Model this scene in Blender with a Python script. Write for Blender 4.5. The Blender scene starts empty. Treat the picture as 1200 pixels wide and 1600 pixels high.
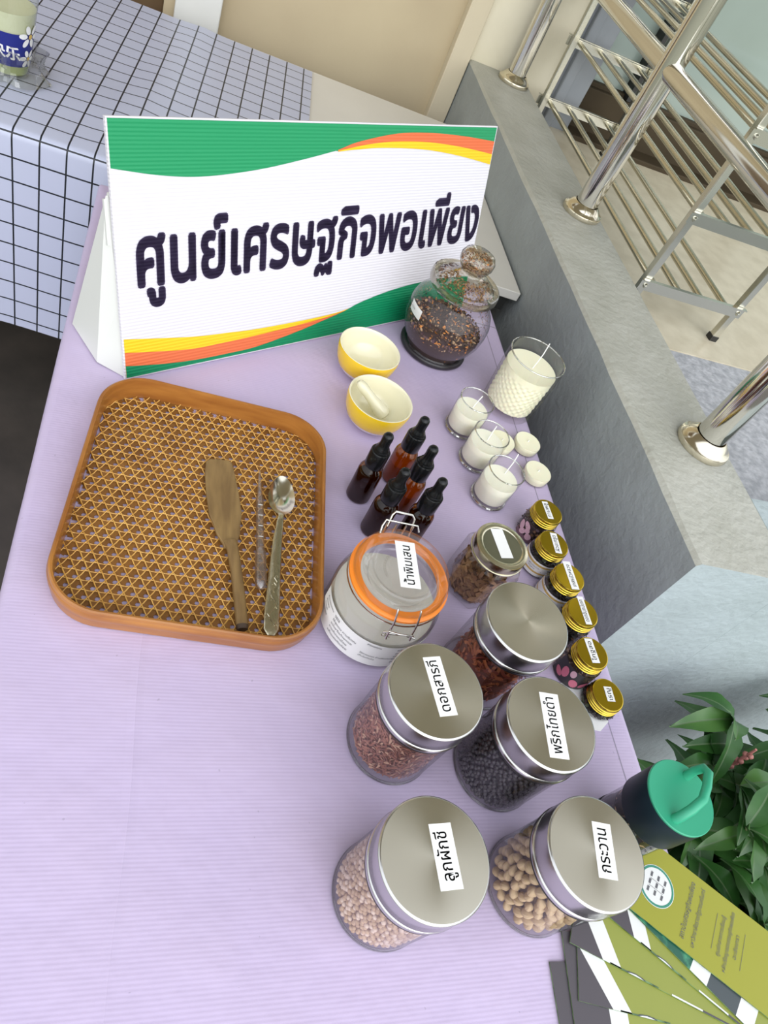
import bpy, math, random
from mathutils import Vector, Matrix
PI = math.pi
random.seed(7)
sc = bpy.context.scene
C = sc.collection
# ------------------------------------------------------------------ camera
# the table top is z = 0, the ground outside is z = -0.75 (metres)
cam = bpy.data.cameras.new('camera')
cam.sensor_fit = 'VERTICAL'; cam.sensor_height = 24.0; cam.sensor_width = 18.0
cam.lens = 1127.0 / 1600.0 * 24.0
cam.clip_start = 0.02
co = bpy.data.objects.new('camera', cam); C.objects.link(co)
RW = [[0.92754475, 0.13327455, 0.34913985], [-0.11420771, -0.78846385, 0.60438511], [0.3558333, -0.6004687, -0.71611452]]
co.matrix_world = Matrix([[RW[i][0], -RW[i][1], -RW[i][2], (0, 0, 0.70)[i]] for i in range(3)] + [[0, 0, 0, 1]])
sc.camera = co
# ------------------------------------------------------------------ light and exposure
vs = sc.view_settings
vs.view_transform = 'Standard'; vs.look = 'None'; vs.gamma = 1.0; vs.use_curve_mapping = False
vs.exposure = -0.24
w = bpy.data.worlds.new('sky'); sc.world = w; w.use_nodes = True
nt = w.node_tree; nt.nodes.clear()
tc = nt.nodes.new('ShaderNodeTexCoord'); sp = nt.nodes.new('ShaderNodeSeparateXYZ')
rp = nt.nodes.new('ShaderNodeValToRGB'); bg = nt.nodes.new('ShaderNodeBackground'); ow = nt.nodes.new('ShaderNodeOutputWorld')
mr = nt.nodes.new('ShaderNodeMapRange'); mr.inputs[1].default_value = -1; mr.inputs[2].default_value = 1
nt.links.new(tc.outputs['Generated'], sp.inputs[0]); nt.links.new(sp.outputs['Z'], mr.inputs[0]); nt.links.new(mr.outputs[0], rp.inputs[0])
cr = rp.color_ramp
cr.elements[0].position = 0.0; cr.elements[0].color = (0.16, 0.15, 0.13, 1)
cr.elements[1].position = 1.0; cr.elements[1].color = (0.95, 1.0, 1.10, 1)
for p_, c_ in ((0.46, (0.22, 0.23, 0.19, 1)), (0.53, (0.75, 0.80, 0.80, 1)), (0.66, (0.95, 0.98, 1.04, 1))):
    e = cr.elements.new(p_); e.color = c_
SKY = 1.95
bg.inputs[1].default_value = SKY
my = nt.nodes.new('ShaderNodeMath'); my.operation = 'MULTIPLY_ADD'; my.inputs[1].default_value = -SKY * .45; my.inputs[2].default_value = SKY
nt.links.new(sp.outputs['Y'], my.inputs[0]); nt.links.new(my.outputs[0], bg.inputs[1])
nt.links.new(rp.outputs[0], bg.inputs[0]); nt.links.new(bg.outputs[0], ow.inputs[0])
sl = bpy.data.lights.new('sun', 'SUN'); sl.energy = 1.45; sl.angle = math.radians(60); sl.color = (1.0, 0.98, 0.95)
so = bpy.data.objects.new('sun', sl); C.objects.link(so)
so.rotation_euler = Vector((-0.12, 0.90, -0.42)).to_track_quat('-Z', 'Y').to_euler()
sc.cycles.transparent_max_bounces = 24
sc.cycles.max_bounces = 10
sc.cycles.caustics_reflective = False; sc.cycles.caustics_refractive = False

# ------------------------------------------------------------------ materials
MATS = {}
def mat(name, col=(.8, .8, .8), rough=.5, metal=0.0, col2=None, nscale=8.0, ndetail=4, bump=None, spec=.5, aniso=0.0, coat=0.0,
        stretch=None, trans=0.0, sss=0.0, ramp=(.35, .65)):
    m = bpy.data.materials.new(name); m.use_nodes = True; n = m.node_tree
    b = n.nodes['Principled BSDF']; L = n.links.new
    b.inputs['Base Color'].default_value = (*col, 1); b.inputs['Roughness'].default_value = rough
    b.inputs['Metallic'].default_value = metal; b.inputs['Specular IOR Level'].default_value = spec
    b.inputs['Coat Weight'].default_value = coat
    if sss:
        b.inputs['Subsurface Weight'].default_value = sss; b.inputs['Subsurface Scale'].default_value = .01
    if trans: b.inputs['Transmission Weight'].default_value = trans
    t = n.nodes.new('ShaderNodeTexCoord'); src = t.outputs['Object']
    if stretch:
        mp = n.nodes.new('ShaderNodeMapping'); mp.inputs['Scale'].default_value = stretch; L(src, mp.inputs[0]); src = mp.outputs[0]
    if col2:
        z = n.nodes.new('ShaderNodeTexNoise'); z.inputs['Scale'].default_value = nscale; z.inputs['Detail'].default_value = ndetail
        L(src, z.inputs['Vector'])
        r = n.nodes.new('ShaderNodeValToRGB'); r.color_ramp.elements[0].position = ramp[0]; r.color_ramp.elements[1].position = ramp[1]
        r.color_ramp.elements[0].color = (*col, 1); r.color_ramp.elements[1].color = (*col2, 1)
        L(z.outputs['Fac'], r.inputs[0]); L(r.outputs[0], b.inputs['Base Color'])
    if bump:
        z2 = n.nodes.new('ShaderNodeTexNoise'); z2.inputs['Scale'].default_value = bump[0]; z2.inputs['Detail'].default_value = 5
        L(src, z2.inputs['Vector'])
        bp = n.nodes.new('ShaderNodeBump'); bp.inputs['Strength'].default_value = bump[1]; bp.inputs['Distance'].default_value = bump[2]
        L(z2.outputs['Fac'], bp.inputs['Height']); L(bp.outputs[0], b.inputs['Normal'])
    if aniso:
        b.inputs['Anisotropic'].default_value = aniso
        tg = n.nodes.new('ShaderNodeTangent'); tg.direction_type = 'RADIAL'; tg.axis = 'Z'
        L(tg.outputs[0], b.inputs['Tangent'])
    MATS[name] = m
    return m
def glass(name, tint=(.97, .98, .97), edge=(.75, .8, .78), refl=.9, base=.05, rough=.02, power=3.2, bump=None):
    """thin clear glass: straight-through tinted transparency plus a mirror coat that grows towards grazing"""
    m = bpy.data.materials.new(name); m.use_nodes = True; n = m.node_tree; L = n.links.new
    n.nodes.clear()
    out = n.nodes.new('ShaderNodeOutputMaterial'); mix = n.nodes.new('ShaderNodeMixShader')
    tr = n.nodes.new('ShaderNodeBsdfTransparent'); gl = n.nodes.new('ShaderNodeBsdfGlossy'); gl.inputs['Roughness'].default_value = rough
    lw = n.nodes.new('ShaderNodeLayerWeight'); lw.inputs[0].default_value = .5
    pw = n.nodes.new('ShaderNodeMath'); pw.operation = 'POWER'; pw.inputs[1].default_value = power
    ma = n.nodes.new('ShaderNodeMath'); ma.operation = 'MULTIPLY_ADD'; ma.inputs[1].default_value = refl; ma.inputs[2].default_value = base
    cm = n.nodes.new('ShaderNodeMix'); cm.data_type = 'RGBA'
    cm.inputs[6].default_value = (*tint, 1); cm.inputs[7].default_value = (*edge, 1)
    L(lw.outputs['Facing'], pw.inputs[0]); L(pw.outputs[0], ma.inputs[0]); L(ma.outputs[0], mix.inputs[0])
    L(pw.outputs[0], cm.inputs[0]); L(cm.outputs[2], tr.inputs[0])
    L(tr.outputs[0], mix.inputs[1]); L(gl.outputs[0], mix.inputs[2]); L(mix.outputs[0], out.inputs[0])
    if bump:
        t = n.nodes.new('ShaderNodeTexCoord'); z = n.nodes.new('ShaderNodeTexVoronoi'); z.inputs['Scale'].default_value = bump[0]
        bp = n.nodes.new('ShaderNodeBump'); bp.inputs['Strength'].default_value = bump[1]; bp.inputs['Distance'].default_value = bump[2]
        L(t.outputs['Object'], z.inputs['Vector']); L(z.outputs['Distance'], bp.inputs['Height'])
        L(bp.outputs[0], gl.inputs['Normal']); L(bp.outputs[0], lw.inputs['Normal'])
    MATS[name] = m
    return m

# setting
mat('wall_beige', (.54, .45, .29), .8, col2=(.48, .39, .25), nscale=3, bump=(40, .15, .004))
mat('wall_cream', (.78, .72, .55), .8, col2=(.70, .64, .47), nscale=5, bump=(40, .2, .004))
mat('wall_strip', (.64, .56, .40), .8)
mat('paint_white', (.74, .74, .70), .5, col2=(.70, .70, .66), nscale=6)
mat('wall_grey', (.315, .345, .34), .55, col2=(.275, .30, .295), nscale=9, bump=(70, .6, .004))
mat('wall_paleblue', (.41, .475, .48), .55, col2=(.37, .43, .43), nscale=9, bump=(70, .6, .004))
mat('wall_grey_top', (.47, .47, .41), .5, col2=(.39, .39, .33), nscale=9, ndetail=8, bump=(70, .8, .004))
mat('floor_dark', (.085, .070, .058), .7, col2=(.045, .038, .032), nscale=5, bump=(30, .2, .004))
mat('floor_beige', (.72, .65, .49), .35, col2=(.62, .55, .40), nscale=22, ndetail=8)
mat('floor_grey', (.52, .53, .55), .7, col2=(.34, .35, .37), nscale=60, ndetail=8, bump=(120, .5, .004))
mat('ceiling_paint', (.78, .72, .58), .8)
mat('door_brown', (.060, .044, .024), .65, col2=(.048, .035, .019), nscale=9, spec=.2)
mat('door_wood', (.16, .10, .05), .5, col2=(.11, .07, .03), nscale=4, stretch=(1, 1, .15))
mat('frame_bluegrey', (.29, .31, .33), .35, col2=(.25, .27, .29), nscale=6)
mat('black_rubber', (.02, .02, .018), .5)
mat('door_glass', (.27, .33, .29), .06, col2=(.33, .40, .36), nscale=2.2, ndetail=3, spec=.7)  # grey-green base paints in the greenery reflected by the pane
mat('chrome', (.70, .68, .62), .10, 1.0)
mat('chrome_flange', (.72, .66, .52), .16, 1.0, bump=(30, .15, .003))
mat('steel_rack', (.62, .58, .46), .22, 1.0)
mat('steel_flat', (.66, .65, .57), .25, 1.0)
# table linen
mat('white_laminate', (.70, .68, .62), .35, col2=(.66, .64, .58), nscale=4)
mat('table_leg', (.25, .25, .25), .4, .8)
# paper, print
mat('paper', (.83, .83, .80), .6)
mat('ink_black', (.02, .02, .022), .6)
mat('ink_blue', (.05, .06, .20), .6)
mat('ink_grey', (.12, .12, .13), .6)

def cloth_lilac():
    m = mat('cloth_lilac', (.60, .545, .70), .42, spec=.35); n = m.node_tree; L = n.links.new; b = n.nodes['Principled BSDF']
    t = n.nodes.new('ShaderNodeTexCoord'); s = n.nodes.new('ShaderNodeSeparateXYZ'); L(t.outputs['Object'], s.inputs[0])
    def M(op, a, b_=None, c=None):
        x = n.nodes.new('ShaderNodeMath'); x.operation = op
        for i, v in enumerate((a, b_, c)):
            if v is None: continue
            if isinstance(v, (int, float)): x.inputs[i].default_value = v
            else: L(v, x.inputs[i])
        return x.outputs[0]
    X, Y = s.outputs['X'], s.outputs['Y']
    nz = n.nodes.new('ShaderNodeTexNoise'); nz.inputs['Scale'].default_value = 14; nz.inputs['Detail'].default_value = 3; L(t.outputs['Object'], nz.inputs['Vector'])
    rib = M('SINE', M('MULTIPLY_ADD', nz.outputs['Fac'], 1.6, M('MULTIPLY', Y, 2 * PI / .0037)))
    # pressed fold running along the table
    wob = M('MULTIPLY_ADD', M('SINE', M('MULTIPLY', Y, 23.0)), .0018, X)
    fold = M('POWER', M('MAXIMUM', M('SUBTRACT', 1.0, M('MULTIPLY', M('ABSOLUTE', M('SUBTRACT', wob, .047)), 130.0)), 0.0), 1.5)
    n2 = n.nodes.new('ShaderNodeTexNoise'); n2.inputs['Scale'].default_value = 9; n2.inputs['Detail'].default_value = 4; L(t.outputs['Object'], n2.inputs['Vector'])
    h = M('MULTIPLY_ADD', rib, .000045, M('MULTIPLY_ADD', fold, .0011, M('MULTIPLY', n2.outputs['Fac'], .006)))
    bp = n.nodes.new('ShaderNodeBump'); bp.inputs['Strength'].default_value = .8; bp.inputs['Distance'].default_value = 1.0
    L(h, bp.inputs['Height']); L(bp.outputs[0], b.inputs['Normal'])
    # printed thin line near the right edge, one crossing line at the far end
    l1 = M('MULTIPLY', M('LESS_THAN', M('ABSOLUTE', M('SUBTRACT', X, .6045)), .0009), 1.0)
    l2 = M('MULTIPLY', M('LESS_THAN', M('ABSOLUTE', M('SUBTRACT', Y, 1.083)), .0012), M('GREATER_THAN', X, .56))
    mk = M('MULTIPLY', M('MAXIMUM', l1, l2), .6)
    spk = n.nodes.new('ShaderNodeTexNoise'); spk.inputs['Scale'].default_value = 160; spk.inputs['Detail'].default_value = 1; L(t.outputs['Object'], spk.inputs['Vector'])
    mk2 = M('MAXIMUM', mk, M('MULTIPLY', M('GREATER_THAN', spk.outputs['Fac'], .80), .25))
    mx = n.nodes.new('ShaderNodeMix'); mx.data_type = 'RGBA'
    tone = n.nodes.new('ShaderNodeMix'); tone.data_type = 'RGBA'
    tone.inputs[6].default_value = (.515, .435, .625, 1); tone.inputs[7].default_value = (.555, .465, .615, 1); L(n2.outputs['Fac'], tone.inputs[0])
    L(tone.outputs[2], mx.inputs[6]); mx.inputs[7].default_value = (.11, .11, .14, 1); L(mk2, mx.inputs[0]); L(mx.outputs[2], b.inputs['Base Color'])
cloth_lilac()
def cloth_grid():
    m = mat('cloth_grid', (.60, .62, .72), .38, spec=.4); n = m.node_tree; L = n.links.new; b = n.nodes['Principled BSDF']
    t = n.nodes.new('ShaderNodeTexCoord'); s = n.nodes.new('ShaderNodeSeparateXYZ'); L(t.outputs['UV'], s.inputs[0])
    def M(op, a, b_=None):
        x = n.nodes.new('ShaderNodeMath'); x.operation = op
        for i, v in enumerate((a, b_)):
            if v is None: continue
            if isinstance(v, (int, float)): x.inputs[i].default_value = v
            else: L(v, x.inputs[i])
        return x.outputs[0]
    def line(c, wd): return M('LESS_THAN', M('ABSOLUTE', M('SUBTRACT', M('FRACT', M('DIVIDE', c, .0435)), .5)), wd)
    mk = M('MAXIMUM', line(s.outputs['X'], .034), line(s.outputs['Y'], .034))
    mx = n.nodes.new('ShaderNodeMix'); mx.data_type = 'RGBA'
    mx.inputs[6].default_value = (.50, .53, .66, 1); mx.inputs[7].default_value = (.015, .017, .022, 1)
    L(mk, mx.inputs[0]); L(mx.outputs[2], b.inputs['Base Color'])
cloth_grid()
def corrugated(name, col, bumpy=True, tint=None):
    m = mat(name, col, .38, spec=.22); n = m.node_tree; L = n.links.new; b = n.nodes['Principled BSDF']
    t = n.nodes.new('ShaderNodeTexCoord'); wv = n.nodes.new('ShaderNodeTexWave'); wv.wave_type = 'BANDS'; wv.bands_direction = 'Y'
    wv.inputs['Scale'].default_value = 72; wv.inputs['Distortion'].default_value = .15
    L(t.outputs['Object'], wv.inputs['Vector'])
    bp = n.nodes.new('ShaderNodeBump'); bp.inputs['Strength'].default_value = .30; bp.inputs['Distance'].default_value = .002
    L(wv.outputs['Fac'], bp.inputs['Height']); L(bp.outputs[0], b.inputs['Normal'])
corrugated('sign_white', (.71, .69, .73)); corrugated('sign_green', (.022, .29, .115)); corrugated('sign_green_dark', (.006, .23, .095)); corrugated('sign_yellow', (.80, .55, .02))
corrugated('sign_orange', (.74, .16, .06)); corrugated('sign_ink', (.05, .035, .085))
mat('board_white', (.66, .67, .63), .5)
# basket and tools
mat('bamboo', (.40, .165, .032), .35, col2=(.28, .10, .018), nscale=14, stretch=(1, 1, 6), coat=.3)
mat('cane_dark', (.25, .105, .018), .5, col2=(.16, .062, .010), nscale=26)
mat('cane_light', (.72, .42, .10), .45, col2=(.58, .30, .06), nscale=30)
mat('spatula_wood', (.27, .17, .062), .5, col2=(.17, .10, .036), nscale=16, stretch=(6, 1, 6))
mat('spatula_end', (.06, .035, .018), .6)
mat('spoon_steel', (.66, .62, .50), .16, 1.0)
mat('spoon_handle', (.58, .53, .38), .25, 1.0, bump=(90, .7, .003), stretch=(1, .25, 1))
glass('soft_plastic', (.86, .80, .76), (.80, .74, .70), .5, .22, .35)
# ceramics, wax
mat('glaze_yellow', (.80, .53, .015), .15, coat=.3); mat('glaze_white', (.80, .74, .70), .2, coat=.3)
mat('glaze_cream', (.80, .76, .55), .12, coat=.5, col2=(.76, .71, .50), nscale=6); mat('pestle_glaze', (.70, .66, .46), .18, coat=.4)
mat('wax', (.90, .87, .64), .4, sss=.1); mat('wax_white', (.91, .89, .72), .4, sss=.1); mat('wick', (.85, .85, .80), .7)
# glass
glass('glass_clear'); glass('glass_thick', (.985, .985, .98), (.74, .76, .73), .85, .06, .03, 3.2)
glass('glass_wax', (.99, .99, .98), (.92, .93, .90), .45, .035, .02, 4)
glass('glass_rim', (.86, .87, .84), (.60, .62, .58), .7, .32, .06, 1.5)
glass('glass_base', (.80, .80, .78), (.25, .26, .26), .8, .1, .05, 1.5)
glass('glass_jar', (.985, .985, .98), (.72, .73, .73), .8, .035, .02, 3.4)
glass('glass_cut', (.99, .99, .98), (.90, .91, .87), .42, .04, .03, 3.4)
glass('glass_speckled', (.90, .86, .77), (.55, .49, .38), .85, .08, .06, 2.0, bump=(55, .5, .004))
glass('glass_amber', (.62, .33, .09), (.14, .05, .012), .45, .035, .03, 2.4)
glass('bag_film', (.90, .90, .86), (.70, .70, .66), .6, .10, .06, 1.5)
mat('amber_liquid', (.02, .005, .002), .15, spec=.2); mat('amber_liquid_thin', (.42, .19, .05), .15, spec=.2)
mat('black_plastic', (.006, .0065, .007), .22, spec=.3); mat('cap_rubber', (.005, .0055, .006), .25, spec=.3)
mat('gasket_orange', (.92, .25, .02), .4, coat=.2, sss=.1)
mat('wire', (.62, .60, .55), .2, 1.0)
mat('lid_steel', (.68, .645, .54), .26, 1.0, aniso=.8, col2=(.63, .595, .495), nscale=8)
mat('lid_side', (.56, .555, .54), .24, 1.0)
mat('lid_tin', (.45, .44, .34), .3, 1.0, col2=(.36, .36, .27), nscale=20); mat('lid_tin_rim', (.66, .62, .46), .22, 1.0)
mat('lid_gold', (.50, .345, .018), .30, 1.0, col2=(.44, .30, .014), nscale=10); mat('lid_gold_rim', (.62, .45, .06), .25, 1.0)
mat('collar_navy', (.009, .020, .028), .42, spec=.22); mat('cap_green', (.030, .34, .19), .4)
# dried goods
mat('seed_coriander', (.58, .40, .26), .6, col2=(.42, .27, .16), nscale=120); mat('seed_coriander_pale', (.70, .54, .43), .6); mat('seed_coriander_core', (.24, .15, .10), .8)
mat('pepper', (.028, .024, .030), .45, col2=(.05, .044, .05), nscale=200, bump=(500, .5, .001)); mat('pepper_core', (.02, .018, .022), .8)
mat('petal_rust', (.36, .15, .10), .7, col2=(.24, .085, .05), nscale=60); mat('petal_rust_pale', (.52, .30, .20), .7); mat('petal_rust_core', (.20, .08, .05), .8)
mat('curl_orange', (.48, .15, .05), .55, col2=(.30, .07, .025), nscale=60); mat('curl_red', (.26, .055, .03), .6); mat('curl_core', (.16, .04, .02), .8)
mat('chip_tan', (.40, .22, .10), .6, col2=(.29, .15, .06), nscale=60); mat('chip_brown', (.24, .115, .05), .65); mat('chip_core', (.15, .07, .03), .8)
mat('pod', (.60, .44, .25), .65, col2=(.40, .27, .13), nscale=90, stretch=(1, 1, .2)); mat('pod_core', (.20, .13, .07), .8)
mat('herb_dark', (.055, .032, .028), .7); mat('herb_purple', (.11, .06, .075), .7); mat('herb_orange', (.58, .22, .04), .6); mat('herb_tan', (.42, .27, .15), .7); mat('herb_brown', (.20, .10, .05), .7)
mat('herb_black', (.022, .018, .015), .7); mat('herb_green', (.06, .07, .03), .7)
# cup
mat('drink_green', (.42, .50, .16), .3, col2=(.50, .56, .24), nscale=10); mat('drink_pale', (.62, .64, .42), .35, col2=(.55, .56, .33), nscale=12)
mat('sleeve_blue', (.012, .02, .20), .3); mat('print_white', (.82, .82, .80), .5); mat('petal_yellow', (.62, .42, .10), .5)
mat('label_gold', (.60, .40, .10), .4); mat('label_pink', (.62, .16, .24), .5); mat('label_rose', (.62, .38, .44), .5); mat('label_black', (.02, .017, .02), .35); mat('label_plum', (.16, .08, .10), .4)
# brochures
mat('card_lime', (.27, .30, .050), .35, col2=(.245, .275, .045), nscale=5); mat('card_lime_bright', (.32, .32, .04), .4, spec=.3); mat('card_dark', (.075, .065, .075), .35)
mat('card_slate', (.055, .07, .075), .35); mat('card_white', (.76, .77, .74), .4); mat('card_photo', (.012, .10, .06), .3, col2=(.10, .42, .22), nscale=70, ramp=(.5, .75)); mat('card_edge', (.20, .34, .15), .6, col2=(.02, .05, .03), nscale=60)
mat('card_teal', (.04, .25, .17), .4)
# plants
mat('leaf', (.017, .072, .012), .38, col2=(.036, .120, .022), nscale=16, spec=.32); mat('leaf_light', (.055, .15, .025), .35, col2=(.03, .10, .02), nscale=16)
mat('leaf_vein', (.075, .14, .05), .4); mat('stem', (.09, .13, .04), .6); mat('twig', (.30, .24, .15), .7); mat('flower_stalk', (.42, .17, .14), .5); mat('terracotta', (.50, .12, .08), .7, col2=(.40, .09, .06), nscale=9); mat('soil', (.03, .02, .013), .9, bump=(60, .8, .01))

# ------------------------------------------------------------------ mesh builder
class MB:
    def __init__(s): s.v = []; s.f = []; s.m = []; s.uv = None
    def add(s, vs, fs, m=0, M=None):
        o = len(s.v)
        s.v += [tuple(M @ Vector(p)) for p in vs] if M is not None else [tuple(p) for p in vs]
        for i, f in enumerate(fs):
            s.f.append(tuple(o + k for k in f)); s.m.append(m[i] if isinstance(m, list) else m)
        return s
    def lathe(s, prof, n=40, c=(0, 0), m=0, rfun=None, M=None, a0=0, a1=2 * PI):
        full = abs(a1 - a0 - 2 * PI) < 1e-6
        vs = []; idx = []; fs = []; ms = []
        k = n if full else n + 1
        for (r, z, *_) in prof:
            if r < 1e-6: idx.append([len(vs)] * k); vs.append((c[0], c[1], z))
            else:
                row = []
                for i in range(k):
                    a = a0 + (a1 - a0) * i / n
                    rr = r * (rfun(a, z) if rfun else 1)
                    row.append(len(vs)); vs.append((c[0] + rr * math.cos(a), c[1] + rr * math.sin(a), z))
                idx.append(row)
        for j in range(len(prof) - 1):
            mm = prof[j + 1][2] if len(prof[j + 1]) > 2 else m
            for i in range(n):
                i2 = (i + 1) % k
                q = [idx[j][i], idx[j][i2], idx[j + 1][i2], idx[j + 1][i]]
                q = list(dict.fromkeys(q))
                if len(q) > 2: fs.append(tuple(q)); ms.append(mm)
        return s.add(vs, fs, ms, M)
    def tube(s, pts, r, n=8, m=0, closed=False, cap=True, flat=None, M=None):
        P = [Vector(p) for p in pts]; k = len(P); vs = []; fs = []
        up = None
        for i in range(k):
            if closed: t = (P[(i + 1) % k] - P[i - 1])
            else: t = P[min(i + 1, k - 1)] - P[max(i - 1, 0)]
            t = t.normalized() if t.length > 1e-9 else Vector((0, 0, 1))
            if up is None:
                up = t.orthogonal().normalized() if flat is None else (Vector(flat) - t * t.dot(Vector(flat))).normalized()
            else: up = (up - t * up.dot(t)).normalized()
            sd = t.cross(up); rr = r[i] if isinstance(r, (list, tuple)) else r
            ru, rs = rr if isinstance(rr, (list, tuple)) else (rr, rr)
            for j in range(n):
                a = 2 * PI * j / n
                vs.append(P[i] + up * (math.cos(a) * ru) + sd * (math.sin(a) * rs))
        for i in range(k if closed else k - 1):
            b0, b1 = i * n, ((i + 1) % k) * n
            for j in range(n): fs.append((b0 + j, b0 + (j + 1) % n, b1 + (j + 1) % n, b1 + j))
        if cap and not closed: fs.append(tuple(range(n - 1, -1, -1))); fs.append(tuple(range((k - 1) * n, k * n)))
        return s.add(vs, fs, m, M)
    def box(s, c, d, m=0, rz=0, M=None):
        x, y, z = d[0] / 2, d[1] / 2, d[2] / 2
        vs = [(a, b, e) for a in (-x, x) for b in (-y, y) for e in (-z, z)]
        fs = [(0, 1, 3, 2), (4, 6, 7, 5), (0, 4, 5, 1), (2, 3, 7, 6), (0, 2, 6, 4), (1, 5, 7, 3)]
        T = Matrix.Translation(c) @ Matrix.Rotation(rz, 4, 'Z')
        return s.add(vs, fs, m, M @ T if M is not None else T)
    def prism(s, poly, z0, z1, m=0, M=None, side=None):
        n = len(poly)
        vs = [(x, y, z0) for x, y in poly] + [(x, y, z1) for x, y in poly]
        fs = [tuple(range(n - 1, -1, -1)), tuple(range(n, 2 * n))] + [(i, (i + 1) % n, n + (i + 1) % n, n + i) for i in range(n)]
        ms = [m, m] + [side if side is not None else m] * n
        return s.add(vs, fs, ms, M)
    def sphere(s, c, r, m=0, n=8, k=6, M=None):
        r = r if isinstance(r, (tuple, list)) else (r, r, r)
        prof = [(math.sin(PI * i / k), -math.cos(PI * i / k)) for i in range(k + 1)]
        T = Matrix.Translation(c)
        if M is not None: T = T @ M
        return s.lathe([(a if 0 < i < k else 0, b) for i, (a, b) in enumerate(prof)], n, m=m, M=T @ Matrix.Diagonal((r[0], r[1], r[2], 1)))
    def build(s, name, mats, parent=None, loc=(0, 0, 0), smooth=True, ang=40, bevel=0):
        me = bpy.data.meshes.new(name); me.from_pydata(s.v, [], s.f)
        for mm in (mats if isinstance(mats, (list, tuple)) else [mats]): me.materials.append(MATS[mm])
        me.polygons.foreach_set('material_index', s.m)
        if s.uv:
            ul = me.uv_layers.new(name='UVMap')
            for lp in me.loops: ul.data[lp.index].uv = s.uv[lp.vertex_index]
        if smooth:
            me.polygons.foreach_set('use_smooth', [True] * len(me.polygons))
            me.set_sharp_from_angle(angle=math.radians(ang))
        me.update()
        o = bpy.data.objects.new(name, me); C.objects.link(o); o.location = loc
        if parent: o.parent = parent
        if bevel:
            b = o.modifiers.new('bevel', 'BEVEL'); b.width = bevel; b.segments = 3; b.limit_method = 'ANGLE'; b.angle_limit = math.radians(40)
        return o
def tag(o, label, cat, group=None, kind=None):
    o['label'] = label; o['category'] = cat
    if group: o['group'] = group
    if kind: o['kind'] = kind
    return o
def thing(name, label, cat, loc=(0, 0, 0), rz=0, group=None):
    o = bpy.data.objects.new(name, None); C.objects.link(o); o.location = loc; o.rotation_euler = (0, 0, rz); o.empty_display_size = .02
    return tag(o, label, cat, group)
def struct(o): o['kind'] = 'structure'; return o
def dup(root, loc, rz, label, group=None):
    r = root.copy(); C.objects.link(r); r.location = loc; r.rotation_euler = (0, 0, rz); r['label'] = label
    if group: r['group'] = group
    for ch in list(root.children):
        c = ch.copy(); C.objects.link(c); c.parent = r
        for g in ch.children:
            d = g.copy(); C.objects.link(d); d.parent = c
    return r
_tcache = {}
def text_geo(body, bold=0.0, res=3):
    key = (body, bold, res)
    if key in _tcache: return _tcache[key]
    cu = bpy.data.curves.new('t', 'FONT'); cu.body = body; cu.size = 1; cu.offset = bold; cu.resolution_u = res
    o = bpy.data.objects.new('t', cu); C.objects.link(o)
    dg = bpy.context.evaluated_depsgraph_get(); dg.update()
    me = bpy.data.meshes.new_from_object(o.evaluated_get(dg))
    v = [(p.co.x, p.co.y) for p in me.vertices]; f = [tuple(p.vertices) for p in me.polygons]
    bpy.data.objects.remove(o); bpy.data.curves.remove(cu); bpy.data.meshes.remove(me)
    x0 = min(p[0] for p in v); x1 = max(p[0] for p in v)
    v = [((x - x0), y) for x, y in v]
    _tcache[key] = (v, f, x1 - x0)
    return _tcache[key]
def text(mb, body, fn, width=None, size=None, m=0, bold=0.0, ysize=None, center=False, res=3):
    """lay glyphs: fn(x, y) -> 3D point, x along the line from its start, y up from the baseline (metres)"""
    v, f, wd = text_geo(body, 0.0, res)
    sx = width / wd if width else size
    sy = ysize if ysize else (size if size else sx)
    off = -wd * sx / 2 if center else 0
    steps = [(0, 0)] + ([(bold * math.cos(PI / 4 * i), bold * math.sin(PI / 4 * i)) for i in range(8)] if bold > .01 else [(bold * math.cos(PI / 2 * i + .78), bold * math.sin(PI / 2 * i + .78)) for i in range(4)] if bold else [])
    for ox, oy in steps: mb.add([fn((x + ox) * sx + off, (y + oy) * sy) for x, y in v], f, m)
def plane_fn(o, xd, yd, lift=.0003):
    o, xd, yd = Vector(o), Vector(xd).normalized(), Vector(yd).normalized(); nn = xd.cross(yd) * lift
    return lambda x, y: o + xd * x + yd * y + nn
def cyl_fn(r, z, a_start, lift=.0003, top=None):
    return lambda x, y: Vector(((r + lift) * math.cos(a_start + x / r), (r + lift) * math.sin(a_start + x / r), z + y))
def rrect(w_, d_, r, n=10):
    pts = []
    for cx, cy, a in ((w_ / 2 - r, d_ / 2 - r, 0), (-w_ / 2 + r, d_ / 2 - r, PI / 2), (-w_ / 2 + r, -d_ / 2 + r, PI), (w_ / 2 - r, -d_ / 2 + r, 1.5 * PI)):
        for i in range(n + 1):
            t = a + PI / 2 * i / n; pts.append((cx + r * math.cos(t), cy + r * math.sin(t)))
    return pts

# ================================================================== THE SETTING
GZ = -.75            # ground
FZ = .033            # landing behind the low wall
WT = .119            # top of the low wall
FY = 2.13            # facade
mb = MB(); mb.box((.2, .4, GZ - .05), (7, 7, .1)); struct(mb.build('floor', 'floor_dark', smooth=False))
# landing: beige terrazzo in front of the glass door, grey rough paving nearer
mb = MB(); mb.box((1.955, 1.675, FZ - .41), (2.09, 1.11, .82)); struct(mb.build('floor_landing', 'floor_beige', smooth=False))
mb = MB(); mb.box((1.955, .80, FZ - .012), (2.09, .638, .02)); struct(mb.build('floor_ramp', 'floor_grey', smooth=False))
mb = MB(); mb.box((1.955, .545, (WT + GZ) / 2), (2.094, .155, WT - GZ), 0); struct(mb.build('wall_front', 'wall_paleblue', smooth=False))
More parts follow.
